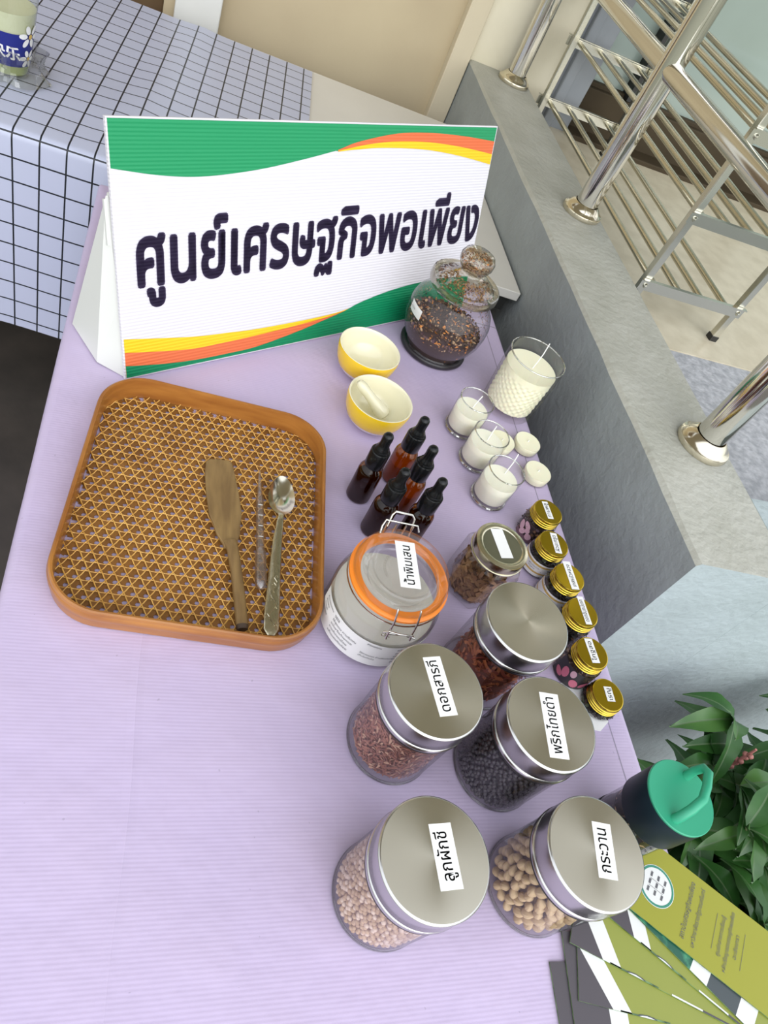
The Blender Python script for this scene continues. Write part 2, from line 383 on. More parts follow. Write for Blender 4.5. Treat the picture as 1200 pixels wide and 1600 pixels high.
# low wall with the railing
def lowwall():
    mb = MB()
    xs = (.735, .911); n = 26
    y0, y1 = .479, FY - .002
    rnd = random.Random(3)
    ys = [y0 + (y1 - y0) * i / n for i in range(n + 1)]
    va = []; fs = []; ms = []
    for i, y in enumerate(ys):
        j = [rnd.uniform(-.0014, .0014) for _ in range(4)]
        yy = y
        sk = -.0115 if i == 0 else 0
        va += [(xs[0], yy, GZ), (xs[0] + j[0], yy, WT - .006 + j[1] * .6), (xs[0] + .006 + j[2], yy, WT), (xs[1] - .004, yy + sk, WT), (xs[1], yy + sk, WT - .005), (xs[1], yy + sk, GZ)]
    for i in range(n):
        a, b = i * 6, i * 6 + 6
        for k in range(5):
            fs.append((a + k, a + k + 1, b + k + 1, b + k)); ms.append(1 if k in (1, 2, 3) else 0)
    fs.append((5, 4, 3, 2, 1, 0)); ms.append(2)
    e = n * 6; fs.append((e, e + 1, e + 2, e + 3, e + 4, e + 5)); ms.append(0)
    mb.add(va, fs, ms)
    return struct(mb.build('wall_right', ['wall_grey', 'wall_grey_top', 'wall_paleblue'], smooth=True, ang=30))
lowwall()
# facade
mb = MB(); mb.box((.36, FY + .09, .70), (.64, .15, 2.9)); struct(mb.build('wall_back', 'wall_beige', smooth=False))
mb = MB(); mb.box((.706, FY + .065, .70), (.056, .16, 2.9)); struct(mb.build('trim_1', 'wall_strip', smooth=False, bevel=.003))
mb = MB(); mb.box((.86, FY + .075, 1.20), (.252, .15, 2.5)); struct(mb.build('wall_side', 'wall_cream', smooth=False))
mb = MB(); mb.box((.0305, FY + .06, .70), (.109, .18, 2.9)); struct(mb.build('trim_2', 'paint_white', smooth=False, bevel=.004))
mb = MB(); mb.box((-.037, FY + .07, .70), (.026, .16, 2.9)); struct(mb.build('trim_3', 'wall_beige', smooth=False))
mb = MB(); mb.box((-.50, FY + .09, .55), (.90, .06, 2.6)); mb.box((-.50, FY + .055, .2), (.6, .02, .7)); mb.box((-.50, FY + .055, 1.1), (.6, .02, .7)); struct(mb.build('door_2', 'door_wood', smooth=False, bevel=.006))
mb = MB(); mb.box((-2.1, FY + .09, .70), (2.3, .15, 2.9)); struct(mb.build('wall_left', 'wall_beige', smooth=False))
# glass door: blue-grey jamb, brown bottom rail, dark mullions, panes
d = bpy.data.objects.new('door_1', None); C.objects.link(d); struct(d)
mb = MB(); mb.box((1.043, FY + .07, 1.22), (.116, .14, 2.4)); mb.box((1.025, FY - .006, 1.22), (.03, .02, 2.4)); mb.build('door_jamb', 'frame_bluegrey', d, smooth=False, bevel=.004)
mb = MB(); mb.box((1.95, FY + .06, .096), (1.70, .06, .122)); mb.box((1.95, FY + .075, .16), (1.70, .05, .016)); mb.box((1.95, FY + .01, FZ + .006), (1.70, .10, .014)); mb.build('bottom_rail', 'door_brown', d, smooth=False, bevel=.003)
mb = MB()
for x, ww in ((1.106, .012), (1.248, .014), (1.9, .05), (2.6, .05)): mb.box((x, FY + .05, 1.26), (ww, .05, 2.2))
mb.build('mullion', 'black_rubber', d, smooth=False)
mb = MB(); mb.box((1.95, FY + .075, 1.27), (1.70, .008, 2.22)); mb.build('glass_pane', 'door_glass', d, smooth=False)
# porch ceiling
mb = MB(); mb.box((.3, 1.30, 2.38), (6.6, 1.8, .08)); struct(mb.build('ceiling', 'ceiling_paint', smooth=False))

# ------------------------------------------------------------------ stainless railing on the low wall
rl = thing('railing', 'polished stainless steel handrail with round posts on the grey low wall', 'railing', (.86, 1.4, WT))
POSTS = ((.858, 2.075), (.858, 1.412), (.858, .722))
for x, y in POSTS:
    mb = MB(); mb.lathe([(0, 0), (.0245, 0), (.0245, .95), (0, .95)], 32)
    p = mb.build('post', 'chrome', rl, (x - .86, y - 1.4, 0))
    mb = MB(); mb.lathe([(0, .0), (.044, .0), (.0455, .004), (.044, .010), (.038, .013), (.036, .016), (.031, .022), (.0265, .025), (.0255, .018), (0, .018)], 40)
    mb.build('base_flange', 'chrome_flange', p)
for zz, rr in ((.300, .019), (.92, .025), (.62, .019)):
    for a, b in ((POSTS[0], POSTS[1]), (POSTS[1], POSTS[2])):
        mb = MB(); mb.tube([(a[0] - .86, a[1] - 1.4 - .014, zz), (b[0] - .86, b[1] - 1.4 + .014, zz)], rr, 24); mb.build('rail', 'chrome', rl)

# ------------------------------------------------------------------ stainless rack behind the railing
rk = thing('shoe_rack', 'stainless steel tube rack with open shelves standing before the glass door', 'rack', (1.07, 1.63, FZ))
RX = (.947, 1.197); RY = (1.205, 2.035)
for x in RX:
    for y in RY:
        mb = MB(); mb.box((x - 1.07, y - 1.63, .36), (.016, .016, .72)); l = mb.build('leg', 'steel_flat', rk, smooth=False, bevel=.002)
        mb = MB(); mb.box((x - 1.07, y - 1.63, .006), (.019, .019, .012)); mb.build('foot_cap', 'black_rubber', l, smooth=False)
for z in (.080, .232, .392, .56, .70):
    for y in RY:
        s_ = -.011 if y < 1.5 else .011
        mb = MB(); mb.box((0, y - 1.63 + s_, z), (.275, .003, .021)); mb.box((0, y - 1.63 + s_ * 1.3, z + .013), (.275, .010, .002))
        e = mb.build('end_bar', 'steel_flat', rk, smooth=False)
        for x in RX:
            mb = MB(); mb.tube([(x - 1.07, y - 1.63 + s_, z), (x - 1.07, y - 1.63 + s_ * 1.5, z)], [.006, .0045], 12); mb.tube([(x - 1.07, y - 1.63 + s_ * 1.4, z), (x - 1.07, y - 1.63 + s_ * 1.6, z)], .0025, 6)
            mb.build('screw', 'steel_flat', e)
    for x in (.972, 1.037, 1.097, 1.165):
        mb = MB(); mb.tube([(x - 1.07, RY[0] - 1.63 - .009, z + .002), (x - 1.07, RY[1] - 1.63 + .009, z + .002)], .0065, 12); mb.build('shelf_tube', 'steel_rack', rk)

# ================================================================== TABLES AND CLOTHS
tb = thing('display_table', 'long folding table under the lavender cloth', 'table', (.272, .4, GZ))
mb = MB(); mb.box((0, 0, .735), (.72, 1.61, .024)); mb.build('tabletop', 'white_laminate', tb, smooth=False, bevel=.004)
for x in (-.30, .30):
    for y in (-.70, .70):
        mb = MB(); mb.tube([(x, y, 0), (x, y, .724)], .014, 14); mb.build('leg', 'table_leg', tb)
def drape(x0, x1, y0, y1, drop, edge_r, step, seed, name, m, label, amp=.0012, fold=.006):
    """a cloth laid on a rectangle and hanging over all four edges"""
    rnd = random.Random(seed)
    ph = [(rnd.uniform(4, 15), rnd.uniform(4, 15), rnd.uniform(0, 6.28)) for _ in range(5)]
    def samples(a, b):
        inner = [a + edge_r + (b - a - 2 * edge_r) * i / max(1, round((b - a) / step)) for i in range(max(1, round((b - a) / step)) + 1)]
        arc = [edge_r * PI / 2 * i / 5 for i in range(1, 6)]
        hang = [edge_r * PI / 2 + (drop - edge_r) * i / 8 for i in range(1, 9)]
        return [inner[0] - t for t in reversed(arc + hang)] + inner + [inner[-1] + t for t in arc + hang]
    def ax(v, a, b):
        lo, hi = a + edge_r, b - edge_r
        if lo <= v <= hi: return v, 0
        t = lo - v if v < lo else v - hi; sgn = -1 if v < lo else 1; base = lo if v < lo else hi
        if t <= edge_r * PI / 2: return base + sgn * edge_r * math.sin(t / edge_r), edge_r * (1 - math.cos(t / edge_r))
        return base + sgn * edge_r, edge_r + (t - edge_r * PI / 2)
    X = samples(x0, x1); Y = samples(y0, y1); mb = MB(); vs = []; fs = []; uv = []
    for v in Y:
        for u in X:
            px, dx = ax(u, x0, x1); py, dy = ax(v, y0, y1); dz = max(dx, dy)
            k = min(1, dz / .12)
            if dx > edge_r: px += math.copysign(fold * k * (1 + math.sin(v * 19) + .5 * math.sin(v * 41)), u - x0 - .1) * .5
            if dy > edge_r: py += math.copysign(fold * k * (1 + math.sin(u * 23) + .5 * math.sin(u * 37)), v - y0 - .1) * .5
            h = sum(math.sin(u * a + c) * math.sin(v * b + c) for a, b, c in ph) * amp / 5 if dz == 0 else 0
            vs.append((px, py, .002 - dz + abs(h))); uv.append((u, v))
    nx = len(X)
    for j in range(len(Y) - 1):
        for i in range(nx - 1): fs.append((j * nx + i, j * nx + i + 1, (j + 1) * nx + i + 1, (j + 1) * nx + i))
    mb.add(vs, fs); mb.uv = uv
    o = mb.build(name, m); tag(o, label, 'tablecloth'); return o
drape(-.0945, .638, -.42, 1.215, .62, .012, .03, 5, 'tablecloth', 'cloth_lilac', 'plain lavender vinyl tablecloth with fine ribs covering the long display table', amp=.0008, fold=.004)
# white table at the far end: slightly skewed top
FR, BR, BL_, FL = (.7295, 1.2345), (.7315, 1.972), (-.95, 2.10), (-.95, 1.372)
wt = thing('side_table', 'white table standing against the beige wall behind the sign', 'table', (0, 1.65, GZ))
def sh(p): return (p[0], p[1] - 1.65)
mb = MB(); mb.prism([sh(p) for p in (FR, BR, BL_, FL)], .728, .748, 0); mb.build('tabletop', 'white_laminate', wt, smooth=False, bevel=.002)
mb = MB(); mb.prism([sh(p) for p in ((.715, 1.25), (.717, 1.96), (-.93, 2.085), (-.93, 1.388))], .690, .728, 0); mb.build('apron', 'black_rubber', wt, smooth=False)
for p in ((.66, 1.30), (.66, 1.92), (-.88, 1.43), (-.88, 2.03)):
    mb = MB(); mb.tube([(*sh(p), 0), (*sh(p), .70)], .016, 14); mb.build('leg', 'table_leg', wt)
# checkered cloth on its left part
def checkered():
    ux = Vector((-.9966, .083)); uy = Vector((.083, .9966))
    o = Vector((.7295, 1.2335))
    rnd = random.Random(11)
    U = [.472 + i * .03 for i in range(40)]            # distance from the right corner along the front edge
    V = []                                             # along the cloth: hang then top
    R_ = .016
    hang = [(.40 - .40 * i / 10) for i in range(10)]   # below the rounding
    vs = []; uv = []; rows = 0; fs = []
    seq = []
    for h in hang: seq.append(('h', h))
    for i in range(7): seq.append(('a', PI / 2 * i / 6))
    for i in range(1, 27): seq.append(('t', (.735 - R_) * i / 26))
    for k, t in seq:
        for u in U:
            if k == 'h': yy, zz, vv = -R_ - .006 * math.sin(u * 17) * (t / .4) ** .6, -R_ - t, -t
            elif k == 'a': yy, zz, vv = -R_ + R_ * (1 - math.cos(t)), -R_ + R_ * math.sin(t), R_ * t
            else: yy, zz, vv = t, 0, R_ * PI / 2 + t
            b = 0
            if k == 't':
                b = .0035 * max(0, math.sin((u * 8 + vv * 5))) ** 4 * math.exp(-((vv - .25) / .3) ** 2) + .004 * math.exp(-((u - .80 + .12 * (vv - .3)) / .03) ** 2)
            p = o + ux * u + uy * yy
            vs.append((p.x, p.y, .0015 + zz + b)); uv.append((u + .0065, vv + .011))
    n = len(U)
    for j in range(len(seq) - 1):
        for i in range(n - 1): fs.append((j * n + i, j * n + i + 1, (j + 1) * n + i + 1, (j + 1) * n + i))
    mb = MB(); mb.add(vs, fs); mb.uv = uv
    tag(mb.build('tablecloth', 'cloth_grid'), 'pale blue tablecloth with black grid lines hanging off the table behind the sign', 'tablecloth')
checkered()

# ================================================================== THE SIGN
SA = .57247; ST = .346
su = Vector((math.cos(SA), math.sin(SA), 0)); sv = Vector((-math.sin(SA), math.cos(SA), 0))
sup = sv * math.sin(ST) + Vector((0, 0, math.cos(ST))); sn = su.cross(sup)
SB = Vector((-.0078, .7491, .0045))
sg = thing('table_sign', 'white corrugated plastic tent sign with green, orange and yellow waves', 'sign', SB)
def in_sign(o): o.matrix_local = Matrix(((su.x, sup.x, sn.x, 0), (su.y, sup.y, sn.y, 0), (su.z, sup.z, sn.z, 0), (0, 0, 0, 1))); return o
SW, SH = .6805, .3085
mb = MB(); mb.box((SW / 2, SH / 2, -.0022), (SW, SH, .0042))
def spl(pts, n=60):
    """smooth curve through (x, y) points, sampled by x (monotone cubic-ish via Catmull-Rom)"""
    out = []
    P = [pts[0]] + list(pts) + [pts[-1]]
    for i in range(1, len(P) - 2):
        for k in range(12):
            t = k / 12; p0, p1, p2, p3 = P[i - 1], P[i], P[i + 1], P[i + 2]
            out.append(tuple(.5 * ((2 * p1[c]) + (-p0[c] + p2[c]) * t + (2 * p0[c] - 5 * p1[c] + 4 * p2[c] - p3[c]) * t * t + (-p0[c] + 3 * p1[c] - 3 * p2[c] + p3[c]) * t ** 3) for c in (0, 1)))
    out.append(pts[-1]); return out
def ev(c, x):
    for a, b in zip(c, c[1:]):
        if a[0] <= x <= b[0]: return a[1] + (b[1] - a[1]) * (x - a[0]) / max(1e-9, b[0] - a[0])
    return c[0][1] if x < c[0][0] else c[-1][1]
def band(lo, hi, x0, x1, z, m, n=70):
    xs = [x0 + (x1 - x0) * i / n for i in range(n + 1)]
    vs = []; fs = []
    for x in xs:
        a, b = lo(x), hi(x); b = max(a, b); vs += [(x, a, z), (x, b, z)]
    for i in range(n): fs.append((2 * i, 2 * i + 2, 2 * i + 3, 2 * i + 1))
    mb.add(vs, fs, m)
e0 = .002
gtop = spl([(0, .2565), (.063, .2475), (.123, .2450), (.20, .2510), (.272, .2620), (.334, .2735), (.39, .2850), (.448, .2930), (.52, .2955), (.60, .2925), (SW, .2855)])
tor = spl([(.30, .268), (.334, .2740), (.373, .2845), (.448, .2955), (.52, .2970), (.60, .2930), (SW, .2855)])
tye = spl([(.30, .266), (.334, .2725), (.39, .2810), (.448, .2850), (.52, .2840), (.60, .2770), (SW, .2660)])
twh = spl([(.30, .265), (.334, .2715), (.38, .2750), (.4256, .2765), (.50, .2745), (.56, .2690), (.62, .2605), (SW, .2500)])
band(lambda x: ev(gtop, x) if x < .34 else ev(twh, x), lambda x: SH - e0, e0, SW - e0, .0003, 1)
band(lambda x: ev(twh, x), lambda x: ev(tor, x), .335, SW - e0, .0006, 4)
band(lambda x: ev(twh, x), lambda x: ev(tye, x), .335, SW - e0, .0009, 3)
by = spl([(0, .0555), (.05, .0535), (.10, .0510), (.17, .0500), (.2077, .0495), (.27, .0515), (.32, .0560), (.38, .0590)])
b_y = spl([(0, .0555), (.09, .0445), (.17, .0372), (.2077, .0352), (.27, .0340), (.32, .0345), (.38, .0375)])
# lower bands: yellow top edge, orange top edge, green top edge
y_t = spl([(0, .0555), (.10, .0420), (.16, .0380), (.2077, .0355), (.30, .0352), (.3626, .0375), (.41, .0440)])
o_t = spl([(0, .0373), (.09, .0253), (.15, .0245), (.208, .0258), (.28, .0290), (.34, .0330), (.38, .0385)])
g_t = spl([(0, .0190), (.05, .0120), (.1005, .0078), (.16, .0070), (.21, .0085), (.28, .0185), (.34, .0300), (.38, .0385), (.4088, .0470), (.4658, .0570), (.5262, .0628), (.60, .0650), (SW, .0600)])
band(lambda x: e0, lambda x: max(e0, ev(y_t, x)), e0, .40, .0003, 3)
band(lambda x: e0, lambda x: max(e0, ev(o_t, x)), e0, .385, .0006, 4)
band(lambda x: e0, lambda x: max(e0, ev(g_t, x)), e0, SW - e0, .0009, 2)
in_sign(mb.build('front_panel', ['sign_white', 'sign_green', 'sign_green_dark', 'sign_yellow', 'sign_orange'], sg, smooth=False))
mb = MB()
text(mb, 'ศูนย์เศรษฐกิจพอเพียง', plane_fn((.0275, .1205, 0), (1, .011, 0), (0, 1, 0), .0008), width=.6475, ysize=.1015, bold=.030, res=5)
in_sign(mb.build('lettering', 'sign_ink', sg, smooth=False))
# rear support panel and the folded side gusset
mb = MB()
bo = sv * .118; ap = sup * .228 - sn * .005
bp_ = [Vector((0, 0, 0)) + bo, su * SW + bo, su * SW + ap, ap]
th_ = -sv * .004
mb.add([*bp_, *[p + th_ * -1 for p in bp_]], [(0, 1, 2, 3), (7, 6, 5, 4), (0, 4, 5, 1), (1, 5, 6, 2), (2, 6, 7, 3), (3, 7, 4, 0)])
mb.build('back_panel', 'board_white', sg, smooth=False)
mb = MB()
g0 = su * .003
tri = [g0 - sn * .005, g0 + sv * .040 - su * .022, g0 + sv * .1165 - su * .019, g0 + sup * .226 - sn * .007 - su * .006, g0 + sup * .10 - sn * .006]
tri2 = [p + su * .0035 for p in tri]
mb.add(tri + tri2, [(0, 1, 2, 3, 4), (9, 8, 7, 6, 5)] + [(i, (i + 1) % 5, 5 + (i + 1) % 5, 5 + i) for i in range(5)])
for h0, h1 in ((.17, .222),):
    a = g0 + sup * h0 - sn * .008; b = g0 + sup * h1 - sn * .008
    mb.add([a - su * .008, b - su * .008, b + su * .006, a + su * .006, a - su * .008 - sn * .004, b - su * .008 - sn * .004, b + su * .006 - sn * .004, a + su * .006 - sn * .004],
           [(0, 1, 2, 3), (7, 6, 5, 4), (0, 4, 5, 1), (1, 5, 6, 2), (2, 6, 7, 3), (3, 7, 4, 0)])
mb.build('side_gusset', 'board_white', sg, smooth=False)

# ================================================================== BAMBOO TRAY AND TOOLS
TC = (.100, .5475); TR = math.radians(-4.7); TW, TD, TRAD = .279, .339, .054
tr_ = thing('bamboo_tray', 'square brown woven bamboo tray with rounded rim on the lavender cloth', 'tray', (TC[0], TC[1], .003), TR)
def rim():
    mb = MB(); n = 14
    secs = [(.001, 0), (.0030, .001), (.0042, .012), (.0052, .026), (.0046, .0300), (.0028, .0310), (.0006, .0305), (-.0002, .027), (-.0006, .016), (-.0012, .004), (-.0012, .0005)]
    rows = []; vs = []
    for off, z in secs: rows.append([(x, y, z) for x, y in rrect(TW + 2 * off, TD + 2 * off, TRAD + off, n)])
    k = len(rows[0]); fs = []
    for r in rows: vs += r
    for j in range(len(rows)):
        j2 = (j + 1) % len(rows)
        for i in range(k): fs.append((j * k + i, j * k + (i + 1) % k, j2 * k + (i + 1) % k, j2 * k + i))
    mb.add(vs, fs)
    # thin outer hoop bound round the rim
    mb.tube([(x, y, .021) for x, y in rrect(TW + .0096, TD + .0096, TRAD + .0048, n)], [(.0060, .0014)] * k, 8, closed=True, flat=(0, 0, 1))
    return mb.build('rim', 'bamboo', tr_)
rim()
def weave():
    mb = MB(); D = .0116; hw, hd, rr = TW / 2 - .002, TD / 2 - .002, TRAD - .002
    def inside(x, y):
        ax, ay = abs(x), abs(y)
        if ax > hw or ay > hd: return False
        if ax > hw - rr and ay > hd - rr: return (ax - hw + rr) ** 2 + (ay - hd + rr) ** 2 <= rr * rr
        return True
    rnd = random.Random(4)
    for k in range(3):
        a = k * PI / 3 + .02; dx, dy = math.cos(a), math.sin(a); nx, ny = -dy, dx
        off0 = D / 2 if k != 1 else D / 2
        for i in range(-26, 26):
            o_ = (i + .5) * D
            ts = [t for t in [j * .002 - .24 for j in range(241)] if inside(nx * o_ + dx * t, ny * o_ + dy * t)]
            if len(ts) < 4: continue
            t0, t1 = ts[0], ts[-1]
            W = .0063 / 2 * rnd.uniform(.95, 1.05); z0 = .0012 + .0005 * k
            def P(t, s, z): return (nx * (o_ + s) + dx * t, ny * (o_ + s) + dy * t, z)
            # flat splint
            mb.add([P(t0, -W, z0), P(t1, -W, z0), P(t1, W, z0), P(t0, W, z0), P(t0, -W, z0 - .0005), P(t1, -W, z0 - .0005), P(t1, W, z0 - .0005), P(t0, W, z0 - .0005)],
                   [(0, 1, 2, 3), (7, 6, 5, 4), (0, 4, 5, 1), (2, 6, 7, 3)], 0)
            # two pale strands dipping over and under the others
            for sgn in (1,):
                s_ = sgn * (W - .0004); pts = []
                nst = max(4, int((t1 - t0) / (D / 5)))
                for j in range(nst + 1):
                    t = t0 + (t1 - t0) * j / nst
                    z = .0026 + .00035 * k + .0007 * math.sin(2 * PI * (t / (D * 1.1547) + (.5 if sgn > 0 else 0) + k / 3 + (i % 2) * .5))
                    pts.append((t, z))
                vs = []; fs = []
                for t, z in pts: vs += [P(t, s_ - .0007, z), P(t, s_, z + .0006), P(t, s_ + .0007, z)]
                for j in range(len(pts) - 1):
                    for q in range(2): fs.append((j * 3 + q, j * 3 + q + 1, j * 3 + 4 + q, j * 3 + 3 + q))
                mb.add(vs, fs, 1)
    return mb.build('woven_base', ['cane_dark', 'cane_light'], tr_, smooth=False)
weave()
ZT = .0080   # level of the weave under the tools
def outline_prism(pts, z0, z1, m, name, bev): 
    mb = MB(); mb.prism(pts, z0, z1, m); return mb
# wooden spatula
spt = thing('wooden_spatula', 'worn brown wooden spatula lying in the bamboo tray', 'spatula', (.125, .50, ZT))
mb = MB()
cl = [(.1165, .6235), (.1185, .600), (.1225, .570), (.1258, .545), (.1290, .520), (.1330, .4935)]
hwid = [.0165, .0188, .0200, .0197, .0150, .0072]
left = []; right = []
for i in range(21):
    t = i / 20 * 5; k = min(4, int(t)); f_ = t - k
    x = cl[k][0] + (cl[k + 1][0] - cl[k][0]) * f_; y = cl[k][1] + (cl[k + 1][1] - cl[k][1]) * f_
    f2 = f_ * f_ * (3 - 2 * f_); h_ = hwid[k] + (hwid[k + 1] - hwid[k]) * f2
    left.append((x - h_ - .125, y - .002 * (h_ / .02) - .50)); right.append((x + h_ - .125, y + .003 * (h_ / .02) - .50))
top = [(-.020, .1265), (-.008, .1290), (.004, .1285)]
poly = left[::-1] + top + right
mb.prism(poly, 0, .0045); mb.build('blade', 'spatula_wood', spt, smooth=False, bevel=.0014)
mb = MB(); mb.tube([(.0068, .004, .004), (.010, -.010, .0055), (.0142, -.040, .006), (.0185, -.080, .0062), (.0210, -.1085, .0062)], [(.0030, .0080), (.0050, .0070), (.0058, .0066), (.0060, .0068), (.0060, .0070)], 14, flat=(0, 0, 1)); mb.build('handle', 'spatula_wood', spt)
mb = MB(); mb.tube([(.0210, -.1083, .0062), (.0216, -.1135, .0060)], [(.0060, .0070), (.0050, .0060)], 14, flat=(0, 0, 1)); mb.build('handle_tip', 'spatula_end', spt)
# plastic pipette
pp = thing('plastic_pipette', 'clear plastic pipette lying between the spatula and the spoon', 'pipette', (.168, .53, ZT))
mb = MB(); mb.tube([(.0003, .090, .0035), (0, .070, .0035), (-.0002, .050, .004), (-.0004, .044, .0045), (-.0006, -.036, .0048)], [.0011, .0022, .0032, .0046, .0048], 14); mb.build('stem', 'soft_plastic', pp)
mb = MB(); mb.tube([(-.0006, -.034, .0050), (-.0008, -.040, .0062), (-.0010, -.080, .0064), (-.0010, -.087, .0062), (-.0010, -.0905, .006)], [.0046, .0066, .0068, .0058, .002], 14); mb.build('bulb', 'soft_plastic', pp)
for i in range(4):
    mb = MB(); mb.tube([(-.0006, .03 - i * .016, .0092), (-.0006, .0292 - i * .016, .0092)], [(.0003, .0032)] * 2, 6, flat=(0, 0, 1)); mb.build('graduation', 'board_white', pp)
# spoon
spn = thing('metal_spoon', 'steel spoon with patterned handle lying in the bamboo tray', 'spoon', (.19, .50, ZT))
def spoon():
    mb = MB(); n = 28; rings = 7; vs = [(0, 0, 0)]
    cx, cy = .0045, .0795; ax = math.radians(-4)
    vs = []; fs = []
    for shell, dz in ((0, 0), (1, -.0012)):
        for j in range(rings + 1):
            q = j / rings
            for i in range(n):
                a = 2 * PI * i / n; wy = .0315 * math.sin(a); egg = 1 - .18 * math.sin(a)
                x = .0168 * math.cos(a) * q * egg; y = wy * q
                z = .0105 - .0085 * (1 - q * q) + dz
                vs.append((cx + x * math.cos(ax) - y * math.sin(ax), cy + x * math.sin(ax) + y * math.cos(ax), z))
    st = (rings + 1) * n
    for sh_ in range(2):
        for j in range(rings):
            for i in range(n):
                b0 = sh_ * st + j * n; b1 = b0 + n; fs.append((b0 + i, b0 + (i + 1) % n, b1 + (i + 1) % n, b1 + i))
    for i in range(n): fs.append((rings * n + i, rings * n + (i + 1) % n, st + rings * n + (i + 1) % n, st + rings * n + i))
    mb.add(vs, fs); mb.build('bowl', 'spoon_steel', spn)
    mb = MB(); mb.tube([(.0030, .0500, .0095), (.0022, .0440, .012), (.0010, .036, .0105), (-.002, .010, .0070), (-.0065, -.040, .0055), (-.0100, -.085, .0055), (-.0115, -.110, .0050), (-.0118, -.1170, .0045)],
                        [(.0010, .0042), (.0016, .0034), (.0018, .0044), (.0020, .0058), (.0022, .0074), (.0022, .0088), (.0020, .0086), (.0012, .0040)], 16, flat=(0, 0, 1))
    h = mb.build('handle', 'spoon_handle', spn)
    # raised vine relief on the handle
    mb = MB()
    pts = [(-.0070 - .0012 * i / 3 + .0034 * math.sin(i * 1.15), -.044 - i * .0052, .0080) for i in range(13)]
    mb.tube(pts, .0006, 6)
    for i in range(0, 13, 2):
        x, y, z = pts[i]; s_ = 1 if i % 4 else -1
        mb.tube([(x, y, z), (x - s_ * .0025, y + .004, z), (x - s_ * .0042, y + .001, z - .0004)], .0005, 6)
    mb.build('relief', 'spoon_steel', h)
spoon()

# ================================================================== BOWLS AND PESTLE
def bowl_(label, x, y):
    b = thing('mortar_bowl', label, 'bowl', (x, y, .003), 0, 'yellow ceramic bowls')
    mb = MB(); mb.lathe([(0, .001), (.019, .001), (.021, 0), (.024, .0015), (.034, .007, 0), (.0405, .014, 0), (.0430, .018, 0), (.0432, .0182, 1), (.0472, .030, 1), (.0490, .040, 1), (.0494, .047, 1), (.0488, .0500, 1), (.0474, .0503, 2), (.0462, .049, 2), (.0455, .042, 2), (.0425, .030, 2), (.036, .018, 2), (.026, .010, 2), (.014, .0065, 2), (0, .0060, 2)], 64)
    mb.build('bowl_body', ['glaze_white', 'glaze_yellow', 'glaze_cream'], b); return b
bowl_('empty yellow ceramic bowl with cream inside, right in front of the sign', .3330, .8670)
bowl_('yellow ceramic bowl with a cream pestle in it, behind the dropper bottles', .3375, .7580)
mb = MB()
p0, p1 = Vector((.302, .7760, .0600)), Vector((.3540, .7560, .0220)); dd = (p1 - p0).normalized(); ln = (p1 - p0).length
pr_ = [(0, .003), (.05, .0062), (.15, .0078), (.30, .0072), (.50, .0078), (.70, .0098), (.85, .0116), (.95, .0108), (1.0, .007), (1.03, .0015)]
mb.tube([p0 + dd * ln * t - p0 for t, r in pr_], [r for t, r in pr_], 24)
tag(mb.build('pestle', 'pestle_glaze', None, tuple(p0)), 'cream ceramic pestle resting in the yellow bowl behind the dropper bottles', 'pestle')

# ================================================================== DROPPER BOTTLES
def dropper(label, x, y, fill, thin, first=None):
    if first: return dup(first, (x, y, .003), random.uniform(0, 6), label)
    b = thing('dropper_bottle', label, 'bottle', (x, y, .003), 0, 'amber dropper bottles')
    mb = MB(); mb.lathe([(0, 0), (.0150, 0), (.0166, .0018), (.0168, .005), (.0168, .050), (.0164, .0545), (.0145, .0590), (.0118, .0620), (.0105, .0640), (.0100, .070)], 40); mb.build('glass_body', 'glass_amber', b)
    mb = MB(); mb.lathe([(0, .0012), (.0150, .0012), (.0158, .003), (.0158, fill), (0, fill)], 32); mb.build('liquid', 'amber_liquid_thin' if thin else 'amber_liquid', b)
    mb = MB(); n = 48; mb.lathe([(0, .0645), (.0126, .0645), (.0129, .0652), (.0129, .0900), (.0120, .0915), (.0108, .0918), (.0104, .0940), (.0080, .0952), (0, .0952)], n, rfun=lambda a, z: 1 + (.012 if .0652 <= z < .0905 else 0) * (math.cos(a * 24) > 0)); c = mb.build('screw_cap', 'black_plastic', b)
    mb = MB(); mb.lathe([(0, .0940), (.0096, .0940), (.0094, .0965), (.0074, .0995), (.0067, .106), (.0070, .113), (.0068, .1175), (.0052, .1205), (.0026, .1220), (0, .1224)], 28); mb.build('rubber_bulb', 'cap_rubber', c)
    return b
d1 = dropper('leftmost amber dropper bottle with dark liquid, black cap', .3040, .6110, .044, False)
dropper('amber dropper bottle with clear reddish glass, farthest back, beside the yellow bowl', .3604, .6532, .036, True)
dropper('amber dropper bottle standing in the middle right, just behind two front bottles', .3640, .6030, .036, True)
d4 = dropper('amber dropper bottle with dark liquid at the front left, behind the clip jar', .3187, .5558, 0, False, first=d1)
d5 = dropper('amber dropper bottle at the front right, partly behind the wire clasp of the jar', .3672, .5500, 0, False, first=d1)

